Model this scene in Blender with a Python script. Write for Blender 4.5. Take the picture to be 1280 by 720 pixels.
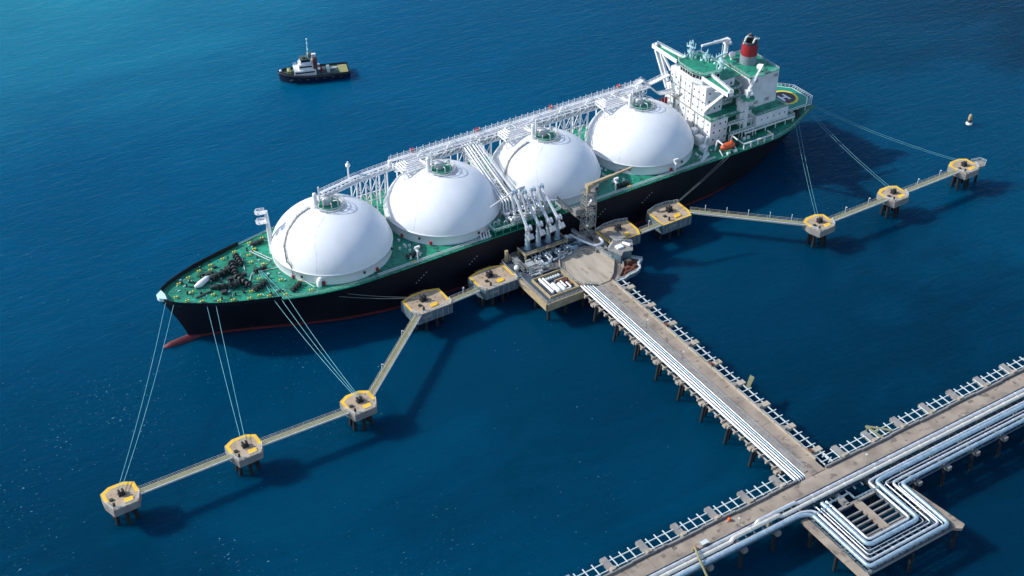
import bpy, math, random
from mathutils import Vector, Matrix
random.seed(7)
S = bpy.context.scene
for o in list(bpy.data.objects): bpy.data.objects.remove(o)
R = math.radians

# ---------------------------------------------------------------- camera
cd = bpy.data.cameras.new('camera'); cam = bpy.data.objects.new('camera', cd)
S.collection.objects.link(cam); S.camera = cam
cr = Vector((0.84821, -0.52964, 0.00562)); cu = Vector((0.31433, 0.51189, 0.79948)); cf = Vector((0.42631, 0.67635, -0.60067))
m = Matrix((cr, cu, -cf)).transposed().to_4x4(); m.translation = Vector((-61.131, -356.144, 287.540))
cam.matrix_world = m
cd.sensor_width = 36; cd.lens = 36 * 1714.37 / 1280; cd.clip_start = 1; cd.clip_end = 40000

# ---------------------------------------------------------------- light
w = bpy.data.worlds.new('World'); S.world = w; w.use_nodes = True
nt = w.node_tree; bg = nt.nodes['Background']
sky = nt.nodes.new('ShaderNodeTexSky'); sky.sky_type = 'NISHITA'; sky.sun_disc = False
SUN = Vector((-0.655, 0.49, 0.60)).normalized()
sky.sun_elevation = math.asin(SUN.z); sky.sun_rotation = math.atan2(SUN.x, SUN.y)
nt.links.new(sky.outputs[0], bg.inputs[0]); bg.inputs[1].default_value = 0.15
sl = bpy.data.lights.new('sun', 'SUN'); sl.energy = 3.4; sl.angle = R(0.6); sl.color = (1.0, 0.965, 0.91)
so = bpy.data.objects.new('sun', sl); S.collection.objects.link(so)
so.rotation_euler = SUN.to_track_quat('Z', 'Y').to_euler()
S.view_settings.view_transform = 'Standard'; S.view_settings.look = 'None'; S.view_settings.gamma = 1
S.view_settings.use_curve_mapping = False; S.view_settings.exposure = 0.45

# ---------------------------------------------------------------- materials
def mat(name, c1, c2=None, scale=0.3, rough=0.6, metal=0.0, bump=0.0, bscale=3.0, detail=6, lo=0.35, hi=0.65,
        c3=None, s3=4.0, t3=0.66, stretch=None, spec=0.5):
    mt = bpy.data.materials.new(name); mt.use_nodes = True; n = mt.node_tree.nodes; l = mt.node_tree.links
    b = n['Principled BSDF']; b.inputs['Roughness'].default_value = rough; b.inputs['Metallic'].default_value = metal
    b.inputs['Specular IOR Level'].default_value = spec
    b.inputs['Base Color'].default_value = (*c1, 1)
    tc = n.new('ShaderNodeTexCoord'); oi_ = n.new('ShaderNodeObjectInfo'); ad = n.new('ShaderNodeVectorMath'); ad.operation = 'MULTIPLY_ADD'
    l.new(oi_.outputs['Random'], ad.inputs[0]); ad.inputs[1].default_value = (83.0, 57.0, 41.0); l.new(tc.outputs['Object'], ad.inputs[2]); src = ad.outputs[0]
    if stretch:
        mp = n.new('ShaderNodeMapping'); mp.inputs['Scale'].default_value = stretch; l.new(src, mp.inputs[0]); src = mp.outputs[0]
    col = None
    if c2:
        ns = n.new('ShaderNodeTexNoise'); ns.inputs['Scale'].default_value = scale; ns.inputs['Detail'].default_value = detail
        l.new(src, ns.inputs['Vector'])
        rp = n.new('ShaderNodeValToRGB'); rp.color_ramp.elements[0].position = lo; rp.color_ramp.elements[1].position = hi
        rp.color_ramp.elements[0].color = (*c1, 1); rp.color_ramp.elements[1].color = (*c2, 1)
        l.new(ns.outputs[0], rp.inputs[0]); col = rp.outputs[0]
    if c3:
        ns = n.new('ShaderNodeTexNoise'); ns.inputs['Scale'].default_value = s3; ns.inputs['Detail'].default_value = 4
        l.new(src, ns.inputs['Vector'])
        rp = n.new('ShaderNodeValToRGB'); rp.color_ramp.elements[0].position = t3; rp.color_ramp.elements[1].position = t3 + 0.05
        rp.color_ramp.elements[0].color = (0, 0, 0, 1); rp.color_ramp.elements[1].color = (1, 1, 1, 1)
        l.new(ns.outputs[0], rp.inputs[0])
        mx = n.new('ShaderNodeMix'); mx.data_type = 'RGBA'; l.new(rp.outputs[0], mx.inputs[0])
        if col: l.new(col, mx.inputs[6])
        else: mx.inputs[6].default_value = (*c1, 1)
        mx.inputs[7].default_value = (*c3, 1); col = mx.outputs[2]
    if col: l.new(col, b.inputs['Base Color'])
    if bump:
        ns = n.new('ShaderNodeTexNoise'); ns.inputs['Scale'].default_value = bscale; l.new(src, ns.inputs['Vector'])
        bp = n.new('ShaderNodeBump'); bp.inputs['Strength'].default_value = bump; bp.inputs['Distance'].default_value = 0.1
        l.new(ns.outputs[0], bp.inputs['Height']); l.new(bp.outputs[0], b.inputs['Normal'])
    return mt

M = {}
M['white'] = mat('white_paint', (0.80, 0.81, 0.82), (0.68, 0.69, 0.69), 0.25, 0.45, c3=(0.50, 0.42, 0.33), s3=0.9, t3=0.70)
M['tank'] = mat('tank_white', (0.77, 0.795, 0.825), (0.71, 0.74, 0.78), 0.10, 0.42, bump=0.06, bscale=0.35)
M['tank'] = mat('tank_white', (0.78, 0.805, 0.83), (0.70, 0.725, 0.76), 0.16, 0.4, bump=0.12, bscale=0.22, detail=3, lo=.3, hi=.75, stretch=(1, 1, .6))
M['deck'] = mat('deck_green', (0.005, 0.16, 0.095), (0.014, 0.30, 0.185), 0.22, 0.6, lo=.3, hi=.7, c3=(0.02, 0.085, 0.06), s3=0.7, t3=0.57)
M['deck2'] = mat('helideck_green', (0.003, 0.25, 0.175), (0.004, 0.21, 0.15), 0.3, 0.6)
M['hull'] = mat('hull_black', (0.004, 0.005, 0.010), (0.008, 0.009, 0.015), 0.09, 0.55, spec=0.3, c3=(0.016, 0.015, 0.018), s3=0.5, t3=0.66, stretch=(1, 1, 0.35))
M['boot'] = mat('boot_red', (0.13, 0.012, 0.020), (0.08, 0.010, 0.016), 0.4, 0.6)
M['conc'] = mat('concrete', (0.36, 0.30, 0.235), (0.225, 0.185, 0.15), 0.16, 0.85, bump=0.2, detail=9, c3=(0.165, 0.14, 0.115), s3=0.45, t3=0.59)
M['conc2'] = mat('concrete_pale', (0.42, 0.37, 0.30), (0.30, 0.26, 0.20), 0.35, 0.85, bump=0.2, c3=(0.24, 0.20, 0.155), s3=0.7, t3=0.6, stretch=(1, 0.25, 1))
M['concg'] = mat('concrete_grey', (0.27, 0.265, 0.25), (0.19, 0.185, 0.18), 0.3, 0.85, bump=0.2, c3=(0.10, 0.10, 0.09), s3=1.2, t3=0.64, stretch=(1, 1, 0.5))
M['side'] = mat('steel_skirt', (0.11, 0.17, 0.205), (0.07, 0.11, 0.14), 0.5, 0.7, c3=(0.08, 0.085, 0.09), s3=1.0, t3=0.62, stretch=(1, 1, 0.3))
M['pipe'] = mat('pipe_cladding', (0.70, 0.73, 0.76), (0.52, 0.56, 0.60), 0.8, 0.34, 0.35, c3=(0.38, 0.36, 0.33), s3=1.1, t3=0.68, stretch=(1, 1, 1))
M['pipec'] = mat('pipe_ivory', (0.72, 0.70, 0.62), (0.60, 0.58, 0.52), 0.8, 0.4, 0.2, c3=(0.42, 0.38, 0.32), s3=1.0, t3=0.67)
M['pipeb'] = mat('pipe_blue_grey', (0.36, 0.49, 0.58), (0.24, 0.36, 0.45), 0.8, 0.38, 0.3)
M['steel'] = mat('galvanised_steel', (0.50, 0.53, 0.53), (0.36, 0.39, 0.40), 0.8, 0.5, 0.3, c3=(0.25, 0.17, 0.10), s3=1.4, t3=0.66)
M['rail'] = mat('rail_pale', (0.55, 0.62, 0.62), None, rough=0.5)
M['sdark'] = mat('steel_deck_blue', (0.030, 0.050, 0.080), (0.055, 0.08, 0.115), 0.4, 0.6)
M['cream'] = mat('walkway_cream', (0.60, 0.56, 0.42), (0.48, 0.46, 0.36), 0.5, 0.6)
M['ochre'] = mat('concrete_ochre', (0.44, 0.345, 0.245), (0.33, 0.25, 0.17), 0.35, 0.85, bump=0.2, c3=(0.20, 0.16, 0.12), s3=0.9, t3=0.60)
M['olive'] = mat('walkway_olive', (0.24, 0.24, 0.12), (0.17, 0.175, 0.10), 0.9, 0.8)
M['yellow'] = mat('yellow_paint', (0.80, 0.50, 0.035), (0.68, 0.41, 0.04), 0.7, 0.6, c3=(0.40, 0.28, 0.12), s3=1.6, t3=0.66)
M['byel'] = mat('bollard_yellow', (0.78, 0.56, 0.03), None, rough=0.5)
M['dark'] = mat('machinery_dark', (0.018, 0.028, 0.030), (0.04, 0.05, 0.05), 1.2, 0.6)
M['pile'] = mat('pile_dark', (0.005, 0.008, 0.012), (0.010, 0.014, 0.018), 0.5, 0.8)
M['red'] = mat('red_paint', (0.33, 0.014, 0.02), (0.27, 0.015, 0.02), 0.5, 0.5)
M['grey'] = mat('funnel_grey', (0.22, 0.27, 0.31), None, rough=0.5)
M['orange'] = mat('lifeboat_orange', (0.68, 0.11, 0.025), (0.60, 0.10, 0.03), 1, 0.5)
M['rope'] = mat('mooring_rope', (0.10, 0.36, 0.42), (0.2, 0.46, 0.50), 0.3, 0.8)
M['ropew'] = mat('mooring_rope_pale', (0.20, 0.23, 0.23), None, rough=0.8)
M['glass'] = mat('window_glass', (0.012, 0.018, 0.022), None, rough=0.15)
M['black'] = mat('black_paint', (0.02, 0.022, 0.028), None, rough=0.5)
M['rust'] = mat('rust_brown', (0.17, 0.055, 0.03), (0.10, 0.035, 0.025), 0.6, 0.8)
M['tugh'] = mat('tug_navy', (0.008, 0.014, 0.045), None, rough=0.4)
M['tugd'] = mat('tug_deck', (0.03, 0.10, 0.09), (0.06, 0.06, 0.05), 0.6, 0.7)
M['teak'] = mat('tug_olive', (0.30, 0.30, 0.12), (0.20, 0.21, 0.09), 0.6, 0.7)
M['beige'] = mat('beige_girder', (0.42, 0.34, 0.20), (0.32, 0.25, 0.15), 0.6, 0.7)
M['tower'] = mat('tower_grey', (0.30, 0.31, 0.30), (0.22, 0.22, 0.20), 0.8, 0.6, 0.2)
M['hatch'] = mat('fairlead_pale', (0.50, 0.70, 0.73), None, rough=0.6)
M['glow'] = M['white']

# ---------------------------------------------------------------- mesh builder
class MB:
    def __init__(s): s.v = []; s.f = []; s.sm = []
    def add(s, vs, fs, smooth=False):
        k = len(s.v); s.v += [tuple(map(float, v)) for v in vs]; s.f += [tuple(i + k for i in f) for f in fs]; s.sm += [smooth] * len(fs)
        return s
    def box(s, x0, x1, y0, y1, z0, z1):
        vs = [(x, y, z) for z in (z0, z1) for (x, y) in ((x0, y0), (x1, y0), (x1, y1), (x0, y1))]
        return s.add(vs, [(3, 2, 1, 0), (4, 5, 6, 7), (0, 1, 5, 4), (1, 2, 6, 5), (2, 3, 7, 6), (3, 0, 4, 7)])
    def prism(s, poly, z0, z1, top=None):
        n = len(poly); a = sum(poly[i][0] * poly[(i + 1) % n][1] - poly[(i + 1) % n][0] * poly[i][1] for i in range(n))
        if a < 0: poly = poly[::-1]; top = top[::-1] if top else None
        t = top or poly
        vs = [(x, y, z0) for x, y in poly] + [(x, y, z1) for x, y in t]
        return s.add(vs, [tuple(range(n))[::-1], tuple(range(n, 2 * n))] + [(i, (i + 1) % n, n + (i + 1) % n, n + i) for i in range(n)])
    def bar(s, p, q, w=0.2, h=None):
        h = h or w; p = Vector(p); q = Vector(q); d = (q - p)
        if d.length < 1e-5: return s
        d.normalize(); up = Vector((0, 0, 1)) if abs(d.z) < 0.95 else Vector((0, 1, 0))
        a = d.cross(up).normalized() * w / 2; b = a.cross(d).normalized() * h / 2
        vs = [c + e for c in (p, q) for e in (-a - b, a - b, a + b, -a + b)]
        return s.add(vs, [(3, 2, 1, 0), (4, 5, 6, 7), (0, 1, 5, 4), (1, 2, 6, 5), (2, 3, 7, 6), (3, 0, 4, 7)])
    def tube(s, pts, r, n=10, cap=True):
        pts = [Vector(p) for p in pts]; rs = r if isinstance(r, (list, tuple)) else [r] * len(pts)
        vs = []; fs = []; prev = None
        for i, p in enumerate(pts):
            if i == 0: d = pts[1] - p
            elif i == len(pts) - 1: d = p - pts[i - 1]
            else: d = (pts[i + 1] - p).normalized() + (p - pts[i - 1]).normalized()
            d.normalize()
            if prev is None:
                up = Vector((0, 0, 1)) if abs(d.z) < 0.9 else Vector((0, 1, 0)); a = d.cross(up).normalized()
            else: a = (prev - d * prev.dot(d)).normalized()
            prev = a; b = d.cross(a)
            for k in range(n):
                t = 2 * math.pi * k / n; vs.append(p + (a * math.cos(t) + b * math.sin(t)) * rs[i])
        for i in range(len(pts) - 1):
            for k in range(n): fs.append((i * n + k, i * n + (k + 1) % n, (i + 1) * n + (k + 1) % n, (i + 1) * n + k))
        s.add(vs, fs, True)
        if cap:
            s.add(vs[:n], [tuple(range(n))[::-1]]); s.add(vs[-n:], [tuple(range(n))])
        return s
    def lathe(s, prof, c=(0, 0, 0), n=24, smooth=True, sx=1, sy=1):
        vs = []; fs = []
        for (r, z) in prof:
            for k in range(n):
                t = 2 * math.pi * k / n; vs.append((c[0] + r * sx * math.cos(t), c[1] + r * sy * math.sin(t), c[2] + z))
        for i in range(len(prof) - 1):
            for k in range(n): fs.append((i * n + k, i * n + (k + 1) % n, (i + 1) * n + (k + 1) % n, (i + 1) * n + k))
        s.add(vs, fs, smooth)
        if prof[-1][0] > 1e-3: s.add(vs[-n:], [tuple(range(n))])
        return s
    def ring(s, c, r, rr, n=32, m=6):
        pts = [(c[0] + r * math.cos(2 * math.pi * k / n), c[1] + r * math.sin(2 * math.pi * k / n), c[2]) for k in range(n + 1)]
        return s.tube(pts, rr, m, False)
    def ball(s, c, r, n=12, sx=1, sy=1, sz=1):
        return s.lathe([(r * math.sin(math.pi * i / 8) + 1e-4, -r * sz * math.cos(math.pi * i / 8)) for i in range(9)], c, n, True, sx, sy)
    def rail(s, pts, h=1.1, step=2.5, w=0.09, rails=(1.0, 0.5)):
        pts = [Vector(p) for p in pts]
        for a, b in zip(pts, pts[1:]):
            L = (b - a).length; k = max(1, round(L / step))
            for i in range(k + 1):
                q = a.lerp(b, i / k); s.bar(q, q + Vector((0, 0, h)), w)
            for f in rails: s.bar(a + Vector((0, 0, h * f)), b + Vector((0, 0, h * f)), w)
        return s
    def lattice(s, p, q, w, h, step, t=0.12):      # box truss between two points, section w x h, panels each step
        p = Vector(p); q = Vector(q); d = (q - p); L = d.length; d.normalize()
        up = Vector((0, 0, 1)) if abs(d.z) < 0.95 else Vector((0, 1, 0))
        a = d.cross(up).normalized() * w / 2; b = a.cross(d).normalized() * h / 2
        cs = [-a - b, a - b, a + b, -a + b]; n = max(1, round(L / step))
        for c in cs: s.bar(p + c, q + c, t)
        for i in range(n + 1):
            o = p + d * (L * i / n)
            for k in range(4):
                s.bar(o + cs[k], o + cs[(k + 1) % 4], t * .7)
                if i < n: s.bar(o + cs[k], o + d * (L / n) + cs[(k + (1 if i % 2 else 3)) % 4] if False else (o + d * (L / n) + cs[(k + 1) % 4] if i % 2 else o + d * (L / n) + cs[(k + 1) % 4]), t * .7)
        return s
    def build(s, name, mt, parent=None, bevel=0, label=None):
        me = bpy.data.meshes.new(name); off = Vector((0, 0, 0)); p = parent
        while p is not None: off += p.location; p = p.parent
        me.from_pydata([tuple(Vector(v) - off) for v in s.v], [], s.f)
        me.polygons.foreach_set('use_smooth', s.sm); me.update()
        o = bpy.data.objects.new(name, me); S.collection.objects.link(o)
        me.materials.append(M[mt] if isinstance(mt, str) else mt)
        if parent: o.parent = parent
        if bevel:
            bv = o.modifiers.new('bevel', 'BEVEL'); bv.width = bevel; bv.segments = 2; bv.limit_method = 'ANGLE'
        if label: o['label'] = label
        return o

def root(name, loc, label, cat, group=None):
    o = bpy.data.objects.new(name, None); S.collection.objects.link(o); o.location = loc
    o.empty_display_size = 1; o['label'] = label; o['category'] = cat
    if group: o['group'] = group
    return o
def tag(o, label, cat, group=None):
    o['label'] = label; o['category'] = cat
    if group: o['group'] = group
    return o
def struct(o, kind='structure'): o['kind'] = kind; return o
def children(o): return [c for c in bpy.data.objects if c.parent == o]
def copy_tree(o, loc=None, label=None, parent=None):
    c = o.copy(); S.collection.objects.link(c)
    if parent: c.parent = parent
    for ch in children(o): copy_tree(ch, parent=c)
    if loc is not None: c.location = loc
    if label: c['label'] = label
    return c
def lerp(tab, x):
    if x <= tab[0][0]: return tab[0][1]
    for (a, b), (c, d) in zip(tab, tab[1:]):
        if x <= c: return b + (d - b) * (x - a) / (c - a)
    return tab[-1][1]
def arc(c, r, a0, a1, n, z=None): return [(c[0] + r * math.cos(R(a0 + (a1 - a0) * i / n)), c[1] + r * math.sin(R(a0 + (a1 - a0) * i / n))) for i in range(n + 1)]
def round_path(pts, r=1.2, n=4):        # fillet the corners of a polyline
    pts = [Vector(p) for p in pts]; out = [pts[0]]
    for a, b, c in zip(pts, pts[1:], pts[2:]):
        u = (a - b); v = (c - b); k = min(r, u.length * .45, v.length * .45); u.normalize(); v.normalize()
        p0 = b + u * k; p1 = b + v * k
        for i in range(n + 1):
            t = i / n; out.append(p0 * (1 - t) ** 2 + b * 2 * t * (1 - t) + p1 * t * t)
    out.append(pts[-1]); return out

# ---------------------------------------------------------------- sea
def sea():
    mt = bpy.data.materials.new('sea_water'); mt.use_nodes = True; n = mt.node_tree.nodes; l = mt.node_tree.links
    b = n['Principled BSDF']; b.inputs['Roughness'].default_value = 0.16; b.inputs['IOR'].default_value = 1.33; b.inputs['Specular IOR Level'].default_value = 0.06
    tc = n.new('ShaderNodeTexCoord'); src = tc.outputs['Object']
    def noise(scale, st=(1, 1, 1), rot=0, det=3, rg=0.55, dist=0.0):
        mp = n.new('ShaderNodeMapping'); mp.inputs['Scale'].default_value = st; mp.inputs['Rotation'].default_value = (0, 0, R(rot)); l.new(src, mp.inputs[0])
        ns = n.new('ShaderNodeTexNoise'); ns.inputs['Scale'].default_value = scale; ns.inputs['Detail'].default_value = det
        ns.inputs['Roughness'].default_value = rg; ns.inputs['Distortion'].default_value = dist
        l.new(mp.outputs[0], ns.inputs['Vector']); return ns.outputs[0]
    def math_(op, a, bb, c=None):
        q = n.new('ShaderNodeMath'); q.operation = op
        for i, x in enumerate((a, bb, c)):
            if x is None: continue
            if isinstance(x, (int, float)): q.inputs[i].default_value = x
            else: l.new(x, q.inputs[i])
        return q.outputs[0]
    def ramp(x, *els):
        r_ = n.new('ShaderNodeValToRGB'); e = r_.color_ramp.elements
        e[0].position, e[0].color = els[0][0], (*els[0][1], 1); e[1].position, e[1].color = els[-1][0], (*els[-1][1], 1)
        for p_, c_ in els[1:-1]: k = e.new(p_); k.color = (*c_, 1)
        l.new(x, r_.inputs[0]); return r_.outputs[0]
    big = noise(0.0042, det=4, dist=0.3); mid = noise(0.011, (1, 3.4, 1), 32, 6, 0.6, 0.8)
    mixv = math_('ADD', math_('MULTIPLY', big, 0.72), math_('MULTIPLY', mid, 0.28))
    col = ramp(mixv, (0.38, (0.0, 0.016, 0.040)), (0.5, (0.0, 0.025, 0.061)), (0.62, (0.0, 0.046, 0.100)))
    def dist(p): 
        g = n.new('ShaderNodeVectorMath'); g.operation = 'DISTANCE'; l.new(src, g.inputs[0]); g.inputs[1].default_value = p; return g.outputs['Value']
    # sun glitter brightening painted into the colour further out, two fields of different reach
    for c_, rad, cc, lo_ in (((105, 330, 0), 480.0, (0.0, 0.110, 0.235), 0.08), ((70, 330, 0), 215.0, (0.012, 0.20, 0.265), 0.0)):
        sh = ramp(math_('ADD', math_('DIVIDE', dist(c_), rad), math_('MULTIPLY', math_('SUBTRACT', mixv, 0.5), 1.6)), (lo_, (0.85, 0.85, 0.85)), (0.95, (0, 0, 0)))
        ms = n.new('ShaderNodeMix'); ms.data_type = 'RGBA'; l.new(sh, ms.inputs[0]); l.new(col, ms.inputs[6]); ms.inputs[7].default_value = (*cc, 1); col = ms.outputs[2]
    # pale flecks, denser in the water off the bow
    b.inputs['Subsurface Weight'].default_value = 1.0; b.inputs['Subsurface Radius'].default_value = (1.0, 1.0, 1.0); b.inputs['Subsurface Scale'].default_value = 24.0
    f1 = noise(0.75, (1, 1.9, 1), 35, 2, 0.6); patch = noise(0.02, det=3)
    near = math_('MINIMUM', 1.0, math_('DIVIDE', dist((-60, -60, 0)), 330.0))
    thr = math_('SUBTRACT', math_('SUBTRACT', f1, math_('MULTIPLY', math_('SUBTRACT', 1.0, patch), 0.34)), math_('MULTIPLY', near, 0.12))
    fm = ramp(thr, (0.50, (0, 0, 0)), (0.58, (0.6, 0.6, 0.6)))
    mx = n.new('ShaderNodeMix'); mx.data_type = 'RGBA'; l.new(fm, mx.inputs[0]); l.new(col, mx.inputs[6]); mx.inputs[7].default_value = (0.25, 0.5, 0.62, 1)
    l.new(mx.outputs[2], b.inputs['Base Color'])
    wv = math_('ADD', math_('MULTIPLY', noise(0.10, (1, 2.6, 1), 28, 4, 0.6, 0.4), 1.5),
               math_('ADD', math_('MULTIPLY', noise(0.33, (1, 1.8, 1), -12, 4, 0.6), 0.8), math_('MULTIPLY', noise(1.1, (1, 1.5, 1), 40, 3, 0.6), 0.22)))
    bp = n.new('ShaderNodeBump'); bp.inputs['Strength'].default_value = 1.0; bp.inputs['Distance'].default_value = 0.26
    l.new(wv, bp.inputs['Height']); l.new(bp.outputs[0], b.inputs['Normal'])
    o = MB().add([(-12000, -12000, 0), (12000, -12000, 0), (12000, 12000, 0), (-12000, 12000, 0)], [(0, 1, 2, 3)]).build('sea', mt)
    struct(o)
sea()

# ---------------------------------------------------------------- gas carrier
ZD = 16.5
ship = root('gas_carrier', (159, 0, 0), 'large black hulled gas carrier with four white dome tanks moored along the jetty', 'ship')
def sheer(x): return ZD + 2.6 * max(0, (88 - x) / 59) ** 1.7
DECK = [(29.6, 0.5), (31, 3.6), (34, 6.2), (38, 8.6), (46, 12.4), (56, 15.7), (66, 18.6), (76, 21.2), (87, 23.0), (97, 23.4), (262, 23.4), (270, 22.8), (278, 21.0), (285, 18.0), (293, 14.2), (299, 11.5)]
WL = [(37, 0.05), (42, 1.4), (48, 3.2), (57, 6.6), (70, 12.2), (85, 17.8), (100, 21.4), (120, 23.3), (225, 23.3), (240, 22.2), (257, 18.6), (270, 13.6), (280, 8.2), (288, 3.2), (293, 0.1)]
def hull_pt(t, f):            # t along the length 0..1, f height fraction 0 (waterline) .. 1 (deck)
    xd = 29.6 + (299 - 29.6) * t; xw = 37 + (293 - 37) * t
    g = f ** 1.15; x = xw + (xd - xw) * (f ** 1.3 if t < .5 else f ** 0.8)
    yd = lerp(DECK, xd); yw = lerp(WL, xw)
    gg = g ** 1.5 if t < .3 else g ** 0.7
    return x, yw + (yd - yw) * gg, (sheer(xd)) * f
TS = [i / 60 for i in range(0, 15)] + [0.25 + 0.5 * i / 8 for i in range(9)] + [0.75 + 0.25 * i / 18 for i in range(1, 19)]
TS = [0, .004, .01] + TS[1:]
def hull_band(fs, ext=None):
    mb = MB(); rows = []
    for sgn in (-1, 1):
        vs = []; n = len(TS)
        for f in fs:
            for t in TS:
                x, y, z = hull_pt(t, max(f, 0)); 
                if f < 0: z = f * 17
                vs.append((x, sgn * y, z))
        fsx = []
        for i in range(len(fs) - 1):
            for k in range(n - 1):
                q = (i * n + k, i * n + k + 1, (i + 1) * n + k + 1, (i + 1) * n + k)
                fsx.append(q if sgn < 0 else q[::-1])
        mb.add(vs, fsx, True); rows.append(vs)
    n = len(TS)
    for i in range(len(fs) - 1):      # transom
        a, b_ = rows[0][i * n + n - 1], rows[0][(i + 1) * n + n - 1]; c, d = rows[1][(i + 1) * n + n - 1], rows[1][i * n + n - 1]
        mb.add([a, d, c, b_], [(0, 1, 2, 3)])
    return mb
hull_band([0.055, 0.16, 0.3, 0.45, 0.6, 0.75, 0.9, 1.0]).build('hull', 'hull', ship)
hull_band([-0.2, 0, 0.03, 0.055]).build('waterline_band', 'boot', ship)
# bulbous bow just breaking the surface
mb = MB(); mb.tube([(27.4, 0, -0.9), (28.2, 0, -0.4), (30.5, 0, -0.1), (34, 0, 0), (38.5, 0, 0.1), (44, 0, 0)], [0.2, 0.8, 1.25, 1.4, 1.5, 0.6], 14)
mb.build('bulbous_bow', 'boot', ship)
# deck
mb = MB(); xs = [29.6 + (299 - 29.6) * t for t in TS]
vs = []
for x in xs: y = lerp(DECK, x) - 0.05; z = sheer(x) - 0.04; vs += [(x, -y, z), (x, y, z)]
mb.add(vs, [(2 * i, 2 * i + 2, 2 * i + 3, 2 * i + 1) for i in range(len(xs) - 1)]); mb.build('main_deck', 'deck', ship)
# bulwark at the bow, gunwale lip along the sides
for sg, nm in ((-1, 'bulwark'), (1, 'bulwark')):
    mb = MB(); px = [29.7, 30.5, 32, 35, 40, 46, 52, 58, 64]
    for a, c in zip(px, px[1:]):
        for (x0, x1) in ((a, c),):
            p = [(x0, sg * lerp(DECK, x0), sheer(x0)), (x1, sg * lerp(DECK, x1), sheer(x1))]
            h = 1.5
            v = [(p[0][0], p[0][1], p[0][2]), (p[1][0], p[1][1], p[1][2]), (p[1][0], p[1][1] + sg * .15, p[1][2] + h), (p[0][0], p[0][1] + sg * .15, p[0][2] + h)]
            v += [(q[0], q[1] - sg * 0.18, q[2]) for q in v]
            mb.add(v, [(0, 1, 2, 3), (7, 6, 5, 4), (3, 2, 6, 7), (0, 3, 7, 4), (1, 5, 6, 2)])
    mb.build(nm, 'hull', ship)
for sg in (-1, 1):
    mb = MB(); px = [64 + 4.2 * i for i in range(56)] + [299]
    for a, c in zip(px, px[1:]):
        mb.bar((a, sg * (lerp(DECK, a)), sheer(a) + 0.1), (c, sg * (lerp(DECK, c)), sheer(c) + 0.1), 0.3, 0.3)
    mb.build('gunwale', 'deck', ship)
    mb = MB(); px = [64 + 3 * i for i in range(27)]
    def rl(rg):
        pts = [(x, sg * (lerp(DECK, x) - 0.5), sheer(x)) for x in rg]
        MB().rail(pts, 1.1, 3, 0.06).build('deck_railing', 'rail', ship)
    rl([64 + 4 * i for i in range(20)]); rl([172 + 4 * i for i in range(17)]); rl([254 + 5 * i for i in range(9)])
mb = MB(); mb.prism([(29.1, -1.2), (31.2, -2.8), (31.6, 0), (31.2, 2.8), (29.1, 1.2), (28.8, 0)], sheer(30) + 0.3, sheer(30) + 1.6)
mb.build('bow_fairlead', 'hatch', ship, 0.1)
# draught marks and the ship's side marks
mb = MB()
for (x, n_) in ((110, 5), (131, 4), (184, 5), (205, 5)):
    for i in range(n_):
        z = 9.2 + i * 0.75; mb.box(x + i * 1.0, x + 0.35 + i * 1.0, -23.5, -23.42, z - 0.1, z + 0.2)
mb.build('draught_marks', 'steel', ship)

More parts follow.
